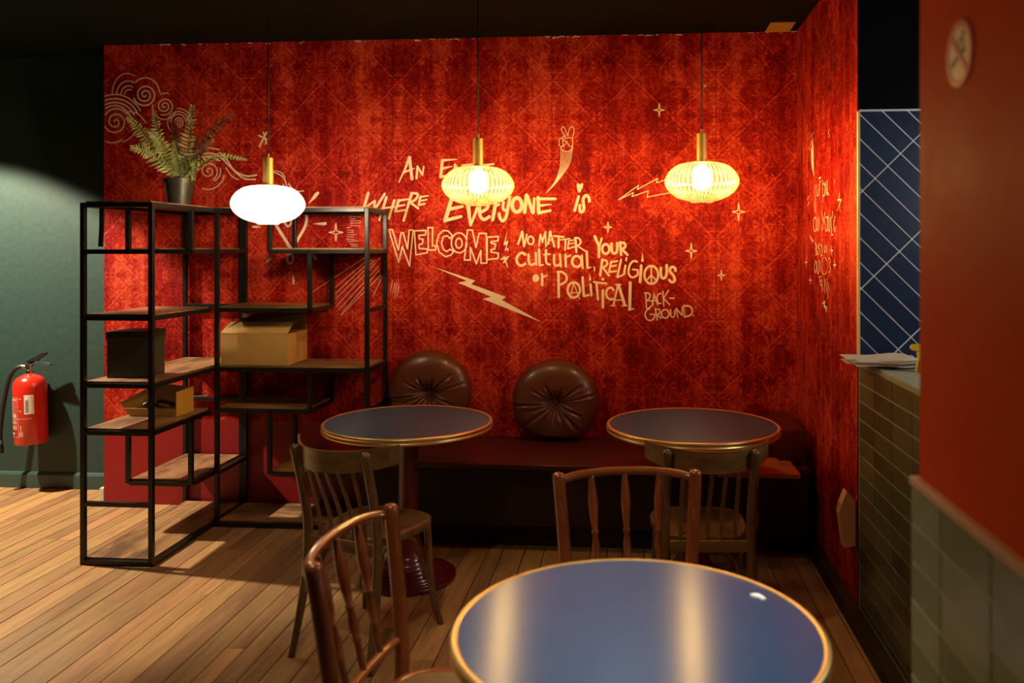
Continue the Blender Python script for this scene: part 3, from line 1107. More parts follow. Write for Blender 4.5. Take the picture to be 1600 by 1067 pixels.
# glowing heart-shaped bulb drawing behind the left lamp
kJ = (340, 180, 3.557)
word('heart_drawing', wall_back, kJ, [
    (L, [(300, 560), (325, 610), (410, 745)], 17), (SM, [(475, 520), (495, 560), (488, 615), (450, 685)], 16), (L, [(450, 685), (400, 770)], 16),
    (SM, [(372, 560), (376, 600), (392, 618), (408, 600), (410, 560)], 12), (EL, (404, 798), 17, 26, 12),
    (PO, [(420, 883), (430, 915), (428, 942), (420, 940), (413, 915)]), (PO, [(188, 617), (215, 612), (242, 621), (215, 628), (196, 625)]),
    (PO, [(530, 604), (570, 597), (606, 594), (606, 608), (590, 612)]), (PO, [(503, 494), (540, 435), (560, 422), (566, 434), (545, 462)]),
    (PO, [(264, 823), (285, 798), (301, 786), (295, 808)]), (PO, [(522, 768), (545, 780), (553, 804), (540, 804)])])
kK = (320, 310, 5.333)
items = []
for (a, b) in (((1340, 490), (880, 790)), ((1375, 495), (1090, 740)), ((1395, 505), (1090, 790)), ((1415, 515), (1090, 840)), ((1420, 540), (1090, 905)), ((1450, 565), (1115, 930)), ((1455, 595), (1130, 970)), ((1475, 630), (1140, 970)), ((1480, 650), (1400, 820)),
               ((1565, 680), (1545, 780)), ((1585, 705), (1565, 790)), ((1600, 715), (1580, 800)), ((1620, 730), (1600, 810))):
    items.append((L, [a, b], 5, 3))
for i in range(15):
    yy = 150 + i * 19
    x0 = 1215 - (30 if 4 < i < 12 else 0) + random.uniform(-8, 8)
    items.append((L, [(x0, yy), (x0 + random.uniform(35, 95), yy + random.uniform(-4, 6))], 4, 3))
word('ray_lines', wall_back, kK, items)

# smaller mural on the right wall
mr = Mural('x')
kR = (1255, 200, 7.625)
word('lettering', wall_right, kR, [  # just one
    (L, [(140, 680), (152, 920)], 10), (SM, [(152, 920), (152, 1010), (132, 890)], 8), (SM, [(160, 670), (168, 790), (185, 800), (190, 670)], 9), (SM, [(215, 640), (200, 640), (202, 720), (192, 800)], 8),
    (L, [(190, 603), (212, 588)], 14), (L, [(205, 800), (205, 890)], 5), (L, [(235, 620), (238, 890)], 8), (SM, [(240, 665), (262, 680), (258, 800), (240, 800)], 9), (L, [(268, 640), (272, 800)], 8),
    (L, [(270, 650), (290, 800)], 8), (L, [(290, 620), (292, 790)], 10), (L, [(292, 760), (312, 800)], 8), (L, [(376, 610), (376, 660)], 8)], mr)
kS = (1255, 330, 6.27)
word('lettering', wall_right, kS, [  # our public
    (SM, [(125, 55), (105, 90), (105, 170), (122, 195), (130, 130), (125, 55)], 8), (SM, [(130, 60), (135, 170), (145, 180), (148, 60)], 8), (L, [(155, 60), (155, 190)], 8),
    (L, [(182, 0), (200, 110)], 8), (L, [(215, 10), (188, 190)], 8), (L, [(205, 60), (230, 200)], 7), (SM, [(222, 60), (245, 70), (240, 180), (225, 190)], 8), (SM, [(250, 40), (250, 170), (262, 190), (268, 60)], 8),
    (L, [(275, 50), (280, 235)], 8), (L, [(280, 235), (295, 228)], 8), (L, [(290, 0), (288, 60)], 7), (SM, [(318, 50), (302, 110), (312, 200), (325, 150)], 8)], mr)
word('lettering', wall_right, kS, [  # based on
    (L, [(120, 300), (128, 430)], 7), (SM, [(122, 310), (138, 350), (128, 370), (142, 410), (128, 430)], 8), (L, [(150, 320), (148, 430)], 7), (SM, [(168, 320), (155, 350), (168, 380), (160, 420)], 7),
    (SM, [(175, 325), (190, 360), (188, 420), (176, 435)], 8), (SM, [(212, 330), (208, 390), (220, 400), (222, 340)], 7), (L, [(228, 330), (230, 400)], 7), (L, [(230, 340), (240, 410)], 7)], mr)
word('lettering', wall_right, kS, [  # our ...
    (SM, [(125, 480), (112, 540), (122, 600), (135, 560), (128, 485)], 8), (SM, [(140, 490), (142, 590), (155, 600), (158, 480)], 8), (L, [(165, 480), (170, 590)], 8),
    (SM, [(200, 450), (182, 520), (192, 600), (210, 620)], 5), (SM, [(215, 450), (240, 500), (235, 590), (215, 620)], 5), (SM, [(250, 460), (270, 480), (258, 530), (275, 570), (252, 605)], 5)], mr)
word('lettering', wall_right, kS, [  # for ...
    (L, [(160, 640), (165, 700)], 8), (L, [(160, 645), (175, 640)], 7), (EL, (178, 700), 8, 28, 7), (L, [(186, 690), (190, 780)], 7), (L, [(190, 740), (200, 770)], 6),
    (L, [(212, 660), (218, 800)], 8), (L, [(215, 670), (232, 780)], 7), (L, [(235, 660), (245, 860)], 8), (L, [(245, 700), (258, 770)], 6),
    (PO, [(175, 920), (205, 880), (218, 876), (214, 925), (238, 935), (228, 1000), (222, 960), (205, 935), (205, 900)])], mr)
word('star', wall_right, kR, [(L, [(435, 765), (420, 870), (410, 855), (460, 855), (432, 910), (418, 980)], 5), (L, [(435, 765), (445, 1000)], 5)], mr)
word('star', wall_right, kR, [(L, [(52, 850), (85, 800)], 5), (L, [(45, 930), (82, 880)], 5), (L, [(60, 820), (72, 930)], 5)], mr)
word('feather_drawing', wall_right, kR, [(PO, [(118, 110), (130, 300), (130, 480), (132, 585), (105, 450), (98, 300)]), (L, [(85, 45), (100, 115), (128, 50)], 5), (L, [(118, 110), (70, 245), (95, 270)], 5)], mr)
word('star', wall_right, kR, [(SM, [(315, 10), (302, 60), (318, 90), (305, 115)], 6), (L, [(322, 235), (318, 300)], 5)], mr)
for cx, cy, h in ((280, 385, 50), (312, 525, 45), (30, 500, 50), (72, 675, 45)):
    word('star', wall_right, kS, [('st', (cx, cy), 14, h, 5)], mr)
word('ray_lines', wall_right, kS, [(L, [(105, 290), (60 + 8 * i, 235 + 22 * i)], 3) for i in range(5)], mr)

# ================================================================== BOOKCASES
XA, XB = -2.70, -2.35
YS0, YS1 = 3.895, 4.83
P = .0115                                    # half tube
LV = dict(top=1.77, a=1.54, b=1.213, c=.882, d=.65, e=.30, f=.03)


def post(parent, x, y, z0, z1, name='post'):
    bm = B()
    box(bm, -P, P, -P, P, z0, z1, .002)
    return finish(name, bm, M_STEEL, parent, loc=(x, y, 0))


def rail(parent, p, q, name='rail'):
    bm = B()
    a = (min(p[0], q[0]), min(p[1], q[1]))
    b = (max(p[0], q[0]), max(p[1], q[1]))
    ex = P if b[0] - a[0] < 1e-4 else -P
    ey = P if b[1] - a[1] < 1e-4 else -P
    box(bm, a[0] - ex, b[0] + ex, a[1] - ey, b[1] + ey, p[2] - P, p[2] + P, .002)
    return finish(name, bm, M_STEEL, parent)


def frame(parent, x0, x1, y0, y1, z):
    for p, q in (((x0, y0), (x1, y0)), ((x0, y1), (x1, y1)), ((x0, y0), (x0, y1)), ((x1, y0), (x1, y1))):
        rail(parent, (*p, z), (*q, z))


def board(parent, x0, x1, y0, y1, z, mat):
    bm = B()
    cx, cy = (x0 + x1) / 2, (y0 + y1) / 2
    box(bm, x0 - cx + P * .6, x1 - cx - P * .6, y0 - cy + P * .6, y1 - cy - P * .6, P - .004, P + .008, .001)
    return finish('shelf_board', bm, mat, parent, loc=(cx, cy, z))


sh1 = thing('bookcase', 'black steel bookcase with wooden shelves standing end-on, holding the fern', 'bookcase', (0, 0, 0), 0, 'corner bookcases')
for x in (XA, XB):
    for y in (YS0, YS1):
        post(sh1, x, y, 0, LV['top'] + P)
YM, YN = 4.26, 4.46
for z, y0, y1 in ((LV['top'], YS0, YS1), (LV['a'], YM, YS1), (LV['b'], YS0, YN), (LV['c'], YS0, YS1), (LV['d'], YS0, YN), (LV['e'], YM, YS1), (LV['f'] - .015, YS0, YS1)):
    frame(sh1, XA, XB, y0, y1, z)
    board(sh1, XA, XB, y0, y1, z, M_BOARD_Y)
for z in (LV['a'], LV['e']):
    rail(sh1, (XA, YS0, z), (XB, YS0, z))
for z in (LV['b'], LV['d']):
    rail(sh1, (XA, YS1, z), (XB, YS1, z))
for x in (XA, XB):
    post(sh1, x, YM, LV['a'], LV['top'])
    post(sh1, x, YN, LV['b'], LV['a'] + .0) if False else None
    post(sh1, x, YM, LV['e'], LV['d'])
bm = B()
tube(bm, [(-2.675, 4.0, 1.76), (-2.676, 4.0, 1.66), (-2.682, 4.0, 1.565)], .014, 8, True, .25)
hs = finish('hanging_strap', bm, M_RUBBER, sh1)

X2, X3 = -2.325, -1.465
Y2, Y3 = 4.49, 4.83
XM, XN = -2.02, -1.79
sh2 = thing('bookcase', 'black steel bookcase along the red wall, holding the big open cardboard box', 'bookcase', (0, 0, 0), 0, 'corner bookcases')
for x in (X2, X3):
    for y in (Y2, Y3):
        post(sh2, x, y, 0, LV['top'] + P)
for z, x0, x1 in ((LV['top'], X2, X3), (LV['a'], XM, X3), (LV['b'], X2, XN), (LV['c'], X2, X3), (LV['d'], X2, XN), (LV['e'], XM, X3), (LV['f'] - .015, X2, X3)):
    frame(sh2, x0, x1, Y2, Y3, z)
    board(sh2, x0, x1, Y2, Y3, z, M_BOARD)
for z, x in ((LV['b'], X3), (LV['d'], X3), (LV['a'], X2), (LV['e'], X2)):
    rail(sh2, (x, Y2, z), (x, Y3, z))
for y in (Y2, Y3):
    post(sh2, XM, y, LV['a'], LV['top'])
    post(sh2, XN, y, LV['b'], LV['a'])
    post(sh2, XN, y, LV['d'], LV['c'])
    post(sh2, XM, y, LV['e'], LV['d'])


def topz(lv):
    return LV[lv] + P + .008


# fern
zt = topz('top')
fern = thing('potted_fern', 'green fern in a black plastic pot on top of the end-on bookcase', 'plant', (-2.494, 4.40, zt + .001))
bm = B()
lathe(bm, [(0, 0), (.058, 0), (.076, .125), (.084, .125), (.086, .150), (.078, .150), (.072, .120), (.0, .118)], 32)
finish('pot', bm, M_POT, fern, True, auto=35)
bm = B()
lathe(bm, [(0, .128), (.04, .130), (.073, .122)], 20)
finish('soil', bm, M_SOIL, fern, True)


def frond(tip, mid, leaf, mat, twist=0.0):
    """arched stem with leaflets that share the stem's vertices"""
    bm = B()
    pts = spline([(0, 0, .12), mid, tip], 24)
    n = len(pts)
    prev = None
    for i, p in enumerate(pts):
        t = (pts[min(i + 1, n - 1)] - pts[max(i - 1, 0)]).normalized()
        view = Vector((.45 * sin(twist), -1, .25)).normalized()
        side = t.cross(view).normalized()
        w = .0022
        a, b = bm.verts.new(p - side * w), bm.verts.new(p + side * w)
        if prev:
            bm.faces.new((prev[0], a, b, prev[1]))
            f = i / (n - 1)
            ln = leaf * (min(1, (f - .12) * 5) if f > .12 else 0) * (1 - .75 * max(0, f - .45) / .55)
            if ln > .004 and i % 2 == 0:
                for s, v0, v1 in ((-1, prev[0], a), (1, prev[1], b)):
                    d = (side * s + t * random.uniform(.15, .5) + view * random.uniform(-.25, .35) + Vector((0, 0, -.15))).normalized()
                    q = v1.co + d * ln * random.uniform(.85, 1.1)
                    wv = (v1.co - v0.co) * .5
                    m1 = bm.verts.new(v0.co + d * ln * .55 - wv * .25 + view * .004)
                    m2 = bm.verts.new(v1.co + d * ln * .55 + wv * .25 + view * .004)
                    e = bm.verts.new(q)
                    bm.faces.new((v0, m1, m2, v1))
                    bm.faces.new((m1, e, m2))
        prev = (a, b)
    return finish('frond', bm, mat, fern)


u = .00353
F = [(-76, -95, -.05, -45, -62, .055, 0), (-48, -108, .04, -35, -60, .05, 0), (-30, -70, -.10, -18, -50, .055, 0), (29, -112, -.05, 16, -55, .060, 0), (-12, -60, .02, -4, -40, .05, 0),
     (112, -28, -.02, 55, -38, .030, 1), (70, -105, .14, 45, -85, .035, 2), (38, 5, -.10, 32, -35, .045, 1), (-58, -45, -.12, -34, -42, .055, 0), (10, -40, -.12, 6, -28, .05, 0), (22, -70, .06, 14, -45, .05, 2), (-25, -95, .10, -16, -62, .05, 2), (45, -60, .05, 28, -45, .045, 2), (30, -25, -.12, 18, -25, .045, 0)]
for dx, dy, dd, mx_, my_, lf, kd in F:
    frond(Vector((dx * u, dd, .15 - dy * u)), Vector((mx_ * u, dd * .5, .13 - my_ * u)), lf, (M_FERN, M_FERN, M_FERN_D)[kd])

# black box on the end-on bookcase
zc = topz('c')
bb = thing('black_box', 'black box with an overhanging lid on the end-on bookcase', 'box', (-2.555, 4.10, zc), R_(6))
bm = B()
box(bm, -.105, .105, -.09, .09, .0005, .215, .004)
finish('box_body', bm, M_BLACKBOX, bb)
bm = B()
box(bm, -.109, .109, -.094, .094, .195, .235, .004)
finish('box_lid', bm, M_RUBBER, bb)

# cardboard box on the wall bookcase
cb = thing('cardboard_box', 'large brown cardboard box with raised flaps on the wall bookcase', 'box', (-2.125, 4.66, zc), 0)
bw, bd, bh, t = .195, .14, .175, .004
for nm, args in (('front_panel', (-bw, bw, -bd, -bd + t, .0005, bh)), ('back_panel', (-bw, bw, bd - t, bd, .0005, bh)),
                 ('left_panel', (-bw, -bw + t, -bd + t, bd - t, .0005, bh)), ('right_panel', (bw - t, bw, -bd + t, bd - t, .0005, bh)), ('bottom_panel', (-bw + t, bw - t, -bd + t, bd - t, .0005, t))):
    bm = B()
    box(bm, *args)
    finish(nm, bm, M_CARD, cb)


def flap(parent, p0, p1, q1, q0, mat=None):
    bm = B()
    a = [Vector(x_) for x_ in (p0, p1, q1, q0)]
    nn = (a[1] - a[0]).cross(a[3] - a[0]).normalized() * .004
    lo = [bm.verts.new(x_) for x_ in a]
    hi = [bm.verts.new(x_ + nn) for x_ in a]
    bm.faces.new(lo)
    bm.faces.new(hi[::-1])
    for i in range(4):
        bm.faces.new((lo[i], hi[i], hi[(i + 1) % 4], lo[(i + 1) % 4]))
    return finish('flap', bm, mat or M_CARD, parent)


flap(cb, (-bw, -bd, bh), (bw, -bd, bh), (bw - .01, -bd + .10, bh + .055), (-bw + .01, -bd + .10, bh + .055))
flap(cb, (-bw, bd, bh), (bw, bd, bh), (bw + .01, bd - .06, bh + .10), (-bw + .02, bd - .06, bh + .10), M_CARD_SHADED)
flap(cb, (bw, -bd, bh), (bw, bd, bh), (bw + .05, bd - .01, bh - .09), (bw + .05, -bd + .06, bh - .09)) if False else None
flap(cb, (-bw, -bd, bh), (-bw, bd, bh), (-bw + .06, bd - .01, bh + .08), (-bw + .06, -bd + .11, bh + .075), M_CARD_SHADED)

# open carton with odds and ends on the lower shelf
zd = topz('d')
ct = thing('open_carton', 'small open carton with a yellow end panel on the lower shelf of the end-on bookcase', 'box', (-2.525, 4.20, zd), 0)


def plate(parent, name, P4, mat, th=.003):
    bm = B()
    a = [Vector(x_) for x_ in P4]
    nn = (a[1] - a[0]).cross(a[3] - a[0]).normalized() * th
    lo = [bm.verts.new(x_) for x_ in a]
    hi = [bm.verts.new(x_ + nn) for x_ in a]
    bm.faces.new(lo)
    bm.faces.new(hi[::-1])
    for i in range(4):
        bm.faces.new((lo[i], hi[i], hi[(i + 1) % 4], lo[(i + 1) % 4]))
    return finish(name, bm, mat, parent)


plate(ct, 'bottom_panel', [(-.125, 0, .001), (.125, 0, .001), (.125, .17, .001), (-.125, .17, .001)], M_CARD_SHADED)
plate(ct, 'front_panel', [(-.125, 0, .001), (.125, 0, .001), (.125, -.006, .043), (-.155, -.006, .043)], M_CARD)
plate(ct, 'end_panel', [(.125, 0, .001), (.125, .172, .001), (.125, .172, .135), (.125, 0, .130)], M_CARD_Y)
plate(ct, 'back_panel', [(-.125, .17, .001), (.125, .17, .001), (.125, .172, .130), (-.09, .172, .150)], M_CARD_SHADED)
plate(ct, 'left_flap', [(-.125, 0, .001), (-.125, .17, .001), (-.105, .172, .135), (-.180, -.005, .070)], M_CARD)
for i, (x0, y0, x1, y1, zz) in enumerate(((-.075, .05, -.01, .06, .055), (-.03, .09, .06, .09, .060))):
    cbl = thing('cable_plug', ('black plug with a shiny tip at the left end of the open carton', 'black plug lying behind the other one inside the open carton')[i], 'cable', (-2.525, 4.20, zd))
    bm = B()
    tube(bm, [(x0, y0, zz), ((x0 * .7 + x1 * .3), y0, zz + .002), (x1, y1, zz - .012)], [.010, .014, .012], 12)
    finish('plug_body', bm, plain('glossy_black', (.012, .010, .009), .12), cbl, True, auto=40)
    bm = B()
    tube(bm, [(x1, y1, zz - .012), (x1 + .05, y1 + .01, zz - .03), (.11, y1 + .015, .012)], .0035, 8)
    finish('cable_lead', bm, M_RUBBER, cbl, True)
    bm = B()
    tube(bm, [(x0 - .012, y0, zz - .001), (x0 + .002, y0, zz)], .004, 8)
    finish('metal_tip', bm, M_CHROME, cbl, True)
bm = B()
tube(bm, [(-2.395, 4.40, zd + .075), (-2.340, 4.41, zd + .077)], .0025, 8)
tube(bm, [(-2.425, 4.385, zd + .0745), (-2.396, 4.3995, zd + .075)], .0025, 8)
box(bm, -2.428, -2.422, 4.382, 4.388, zd + .0005, zd + .076)
tag(finish('white_stick', bm, M_WHITE), 'thin white stick poking out behind the open carton', 'stick')

# ================================================================== FIRE EXTINGUISHER
ex = thing('fire_extinguisher', 'red fire extinguisher with a black hose hung on the teal wall', 'fire extinguisher', (-3.83, 5.02, .32))
ex.rotation_euler = (0, R_(-1.6), 0)
bm = B()
lathe(bm, [(0, .004), (.086, .004), (.092, .0), (.095, .006), (.095, .36), (.090, .392), (.070, .418), (.040, .432), (.024, .440), (.0, .441)], 40)
finish('cylinder', bm, M_RED, ex, True, auto=40)
bm = B()
lathe(bm, [(0, .438), (.022, .438), (.022, .462), (.016, .466), (.016, .482), (.024, .484), (.024, .504), (0, .506)], 20)
tube(bm, [(-.015, 0, .480), (-.055, 0, .486)], .013, 10)
hd = finish('valve', bm, M_CHROME, ex, True, auto=40)
bm = B()
prism(bm, [(-.01, .500), (.03, .506), (.115, .560), (.122, .572), (.10, .572), (.02, .535), (-.015, .52)], lambda u, v, w: (u, w - .012, v), .024)
finish('lever', bm, M_RUBBER, ex)
bm = B()
prism(bm, [(.0, .498), (.05, .508), (.135, .486), (.15, .492), (.145, .502), (.05, .522), (.0, .512)], lambda u, v, w: (u, w - .012, v), .024)
finish('carry_handle', bm, plain('blue_grey_steel', (.10, .12, .14), .35, .5), ex)
bm = B()
tube(bm, spline([(-.050, 0, .486), (-.085, -.01, .472), (-.130, -.015, .40), (-.165, -.02, .25), (-.19, -.02, .10), (-.195, -.02, .02)], 8), .013, 12)
finish('hose', bm, M_RUBBER, ex, True)
bm = B()
tube(bm, [(-.195, -.02, .02), (-.198, -.02, -.06)], [.016, .022], 12)
finish('nozzle', bm, M_RUBBER, ex, True)
bm = B()
box(bm, -.05, .05, .07, .108, .30, .36, .003)
finish('wall_bracket', bm, M_STEEL, ex)


def on_cyl(px, pz):      # px in label units around the front, angle
    a = -pi / 2 + px
    return Vector((.0958 * cos(a), .0958 * sin(a), pz))


def cyl_patch(bm, a0, a1, z0, z1, n=6, r=.0958):
    prev = None
    for i in range(n + 1):
        a = -pi / 2 + a0 + (a1 - a0) * i / n
        q = (bm.verts.new((r * cos(a), r * sin(a), z0)), bm.verts.new((r * cos(a), r * sin(a), z1)))
        if prev:
            bm.faces.new((prev[0], q[0], q[1], prev[1]))
        prev = q


bm = B()
cyl_patch(bm, .30, .86, .195, .315)
lab = finish('inspection_label', bm, M_WHITE, ex)
bm = B()
for i in range(7):
    cyl_patch(bm, .36 + i * .03, .372 + i * .03, .205, .285, 1, .0964)
finish('label_print', bm, plain('label_black', (.05, .04, .04), .6), lab)
bm = B()
for rr in range(3):            # outlined instruction panels, text lines and pictograms
    pass


def frame_lines(bm, a0, a1, z0, z1):
    for z in (z0, z1):
        cyl_patch(bm, a0, a1, z, z + .0015, 6)
    for a in (a0, a1):
        cyl_patch(bm, a - .01, a + .01, z0, z1, 1)


frame_lines(bm, -1.0, -.14, .172, .300)
frame_lines(bm, -1.0, -.10, .052, .160)
cyl_patch(bm, -1.05, .75, .1655, .1675, 10)
for i in range(2):
    cyl_patch(bm, -.98, -.2, .288 - i * .006, .2915 - i * .006, 6)
for i in range(6):
    zz = .27 - i * .014
    cyl_patch(bm, -.92, -.66 + random.uniform(0, .1), zz, zz + .007, 3)
    cyl_patch(bm, -.52, -.30 + random.uniform(0, .1), zz, zz + .002, 2)
for a in (-.95, -.72, -.45):
    cyl_patch(bm, a, a + .17, .176, .196, 2)
for i in range(8):
    if i == 3:
        continue
    cyl_patch(bm, -.97, -.18 - random.uniform(0, .08), .150 - i * .0072, .153 - i * .0072, 6)
cyl_patch(bm, -.85, -.45, .070, .080, 4)
cyl_patch(bm, -.85, -.55, .062, .0635, 4)
for i in range(3):
    cyl_patch(bm, -.05 + i * .09, -.01 + i * .09, .055, .085 + .04 * (i == 1), 1)
cyl_patch(bm, -.02, .12, .29, .294, 2)
cyl_patch(bm, -.02, .12, .215, .219, 2)
cyl_patch(bm, -.02, .10, .208, .210, 2)
finish('instruction_print', bm, M_REDPRINT, ex)

# ================================================================== BANQUETTE
XBL = -1.43
bench = thing('banquette', 'long oxblood leather banquette along the red wall', 'bench', (0, 0, 0))
bm = B()
box(bm, XBL, XR - .05, 4.215, YB - .004, .425, .455, .010)
finish('seat', bm, M_BENCH, bench, True, auto=50)
bm = B()
box(bm, XBL + .02, XR - .06, 4.240, YB - .006, .13, .427)
finish('front_panel', bm, M_BENCHBASE, bench)  # near-black colour holds the shade below the seat edge
bm = B()
box(bm, XBL + .02, XR - .06, 4.33, YB - .006, 0, .13)
finish('plinth', bm, M_BENCHBASE, bench)
bm = B()
tube(bm, [(XBL + .01, 4.217, .447), (XR - .06, 4.217, .447)], .005, 8)
finish('piping', bm, M_BENCH, bench, True)


def cushion(name, label, cx, cz, rx, rz_, flat, rot, seed):
    rnd = random.Random(seed)
    th = .085
    t = thing(name, label, 'cushion', (cx, YB - .10, cz), 0, 'round leather back cushions')
    bm = B()
    NA, NR = 144, 40
    cre = [(180 + 5, 1.0, .028), (12, .9, .030), (218, .85, .05), (238, .75, .05), (-52, .8, .06), (-28, .65, .05), (35, .7, .05), (150, .6, .05), (200, .6, .04), (118, .45, .07), (65, .4, .07), (265, .5, .12), (290, .4, .08)]
    cre = [(a + rot, d, w) for a, d, w in cre]

    def depth(rho, th_):
        prof = (1 - rho ** 3.2) ** .5 if rho < 1 else 0
        z = th * prof
        z -= .060 * math.exp(-(rho / .20) ** 1.6)
        z -= .012 * math.exp(-(rho / .45) ** 2)
        for a, d, w in cre:
            da = (th_ - R_(a) + pi) % (2 * pi) - pi
            fall = max(0, 1 - rho / (d + .05))
            g_ = math.exp(-(da / (w + .05 * (1 - rho) * .3)) ** 2)
            ww = math.exp(-(((abs(da) - w * 2.2) / (w * 1.5)) ** 2))
            env = (fall ** .6 if d < 1 else (1 if rho < .97 else 0)) * min(1, rho / .10)
            z += env * (-.019 * g_ + .008 * ww) * (1 if d < 1 else .75)
        return z
    front, back = [], []
    for side in (0, 1):
        rings = []
        for i in range(NR + 1):
            rho = 1 - (1 - i / NR) ** 1.6
            ring = []
            for j in range(NA):
                a = 2 * pi * j / NA
                ex_ = rx * rho * cos(a)
                ez = rz_ * rho * sin(a)
                if flat and ez < -flat:
                    ez = -flat - (abs(ez) - flat) * .25
                y = -depth(rho, a) if side == 0 else th * .75 * (1 - rho ** 3) ** .5
                if i == NR and side == 1:
                    ring.append(front_rim[j])
                else:
                    ring.append(bm.verts.new((ex_, y, ez)) if i > 0 or j == 0 else ring[0])
            rings.append(ring)
        if side == 0:
            front_rim = rings[-1]
        for i in range(NR):
            for j in range(NA):
                j2 = (j + 1) % NA
                if i == 0:
                    q = (rings[0][0], rings[1][j], rings[1][j2])
                else:
                    q = (rings[i][j], rings[i + 1][j], rings[i + 1][j2], rings[i][j2])
                bm.faces.new(q)
    finish('cushion_body', bm, M_LEATHER, t, True)
    bm = B()
    lathe(bm, [(0, -.008), (.010, -.007), (.016, 0), (0, .002)], 16)
    for vv in bm.verts:
        vv.co = Vector((vv.co.x, vv.co.z - depth(.0, 0) - .004, vv.co.y))
    finish('button', bm, M_LEATHER, t, True)
    return t


c1 = on_y(672, 612, YB - .10)
c2 = on_y(869, 627, YB - .10)
cushion('round_cushion', 'round buttoned brown leather cushion behind the left rear table', c1.x, c1.z, .245, .240, .0, 4, 3)
cushion('round_cushion', 'round buttoned brown leather cushion in the middle of the banquette', c2.x, c2.z, .250, .240, .19, 0, 5)
bm = B()
box(bm, XR - .20, XR - .055, 4.30, YB - .03, .457, .635, .03)
tag(finish('corner_cushion', bm, M_BENCH, None, True, auto=50), 'dark rectangular leather cushion against the right wall at the banquette end', 'cushion')
bm = B()
box(bm, .40, .795, 4.04, 4.36, .457, .478, .003)
tag(finish('wooden_board', bm, M_TRAYW), 'loose reddish wooden board lying on the right end of the banquette', 'board')

# folded cardboard hanging off the partition's end
bm = B()
q0 = on_x(1338, 770, XR)
yy = 3.60
prism(bm, [(-.070, .44), (-.062, .48), (-.040, .535), (-.005, .50), (-.004, .31), (-.050, .30)], lambda u, v, w: (XR + u, yy + w * .06 - .03, v), 1)
tag(finish('folded_cardboard', bm, M_KRAFT), 'folded brown cardboard sleeve fixed low at the end of the red partition', 'cardboard')

# papers and spray bottle on the counter
for i, (dx, dy, r, zz) in enumerate(((.045, 3.36, 4, .001), (.05, 3.37, -3, .011), (.04, 3.35, 8, .021))):
    bm = B()
    n_ = 8
    gr = [[bm.verts.new((-.135 + .27 * a / n_, -.10 + .20 * b / n_, .006 * sin(a * .9 + i) * (a / n_) + .004 * sin(b))) for b in range(n_ + 1)] for a in range(n_ + 1)]
    for a in range(n_):
        for b in range(n_):
            bm.faces.new((gr[a][b], gr[a + 1][b], gr[a + 1][b + 1], gr[a][b + 1]))
    bmesh.ops.solidify(bm, geom=bm.faces[:], thickness=.006)
    o = finish('paper_sheets', bm, M_WHITE, None, True, auto=50)
    o.location = (XR + dx, dy, HC + .010 + zz)
    o.rotation_euler = (0, 0, R_(r))
    tag(o, ('lowest white paper sheaf on the counter end', 'middle white paper sheaf in the stack on the counter end', 'topmost white paper sheaf on the counter end')[i], 'paper', 'white papers on the counter')
sb_p = on_x(1437, 577, 1.09)
sb = thing('spray_bottle', 'small yellow spray bottle with white cap on the tiled counter', 'bottle', (1.085, 3.19, HC))
bm = B()
lathe(bm, [(0, .001), (.026, .001), (.028, .01), (.026, .05), (.014, .075), (.012, .085), (0, .086)], 20)
finish('bottle_body', bm, M_WHITE, sb, True, auto=40)
bm = B()
prism(bm, [(.012, .082), (-.05, .082), (-.058, .092), (-.05, .104), (.018, .106)], lambda u, v, w: (u, w - .010, v), .020)
finish('spray_head', bm, M_BOTTLE, sb)
bm = B()
prism(bm, [(-.018, .082), (-.034, .082), (-.030, .05), (-.038, .004), (-.020, .002), (-.016, .05)], lambda u, v, w: (u, w - .008, v), .016)
finish('trigger', bm, M_BOTTLE, sb)

# ================================================================== TABLES
TR, TZ = .395, .74


def make_table(label):
    t = thing('bistro_table', label, 'table', (0, 0, 0), 0, 'round bistro tables')
    bm = B()
    lathe(bm, [(0, TZ - .028), (TR - .004, TZ - .028), (TR - .004, TZ), (TR - .008, TZ + .0005), (0, TZ + .0005)], 96)
    tt = finish('tabletop', bm, M_TOP, t, True, auto=30)
    uv = tt.data.uv_layers.new(name='grain')
    for lp in tt.data.loops:
        q = tt.data.vertices[lp.vertex_index].co
        uv.data[lp.index].uv = (q.y, q.x)
    bm = B()
    pr = [(TR - .012, TZ + .0006), (TR - .008, TZ + .003), (TR - .003, TZ + .003), (TR + .001, TZ + .001), (TR + .004, TZ - .004), (TR + .003, TZ - .009), (TR, TZ - .012), (TR, TZ - .017), (TR + .003, TZ - .020), (TR + .004, TZ - .025), (TR + .001, TZ - .030), (TR - .006, TZ - .030)]
    lathe(bm, pr, 96)
    finish('brass_rim', bm, M_RIM, t, True)
    bm = B()
    prof = [(0, 0), (.222, 0), (.225, .012)]
    n_ = 9
    for i in range(n_):          # stepped rings up the bell
        f0 = i / n_
        r0 = .225 - .155 * f0 ** .8
        r1 = .225 - .155 * ((i + 1) / n_) ** .8
        z0 = .016 + .115 * f0 ** 1.7
        z1 = .016 + .115 * ((i + 1) / n_) ** 1.7
        prof += [(r0, z0), (r0 - .003, z0 + .006), (r1 + .004, z0 + .0065 + .25 * (z1 - z0)), (r1 + .001, max(z1 - .002, z0 + .007))]
    prof += [(.064, .150), (.056, .19), (0, .19)]
    lathe(bm, prof, 56)
    finish('foot', bm, M_IRON, t, True, auto=25)
    bm = B()
    lathe(bm, [(0, .185), (.053, .185), (.047, .22), (.045, .67), (.055, .69), (0, .69)], 32)
    finish('column', bm, M_IRON, t, True, auto=35)
    bm = B()
    lathe(bm, [(0, .688), (.10, .688), (.13, .70), (.13, TZ - .028), (0, TZ - .028)], 32)
    finish('top_plate', bm, M_IRON, t, True, auto=35)
    return t


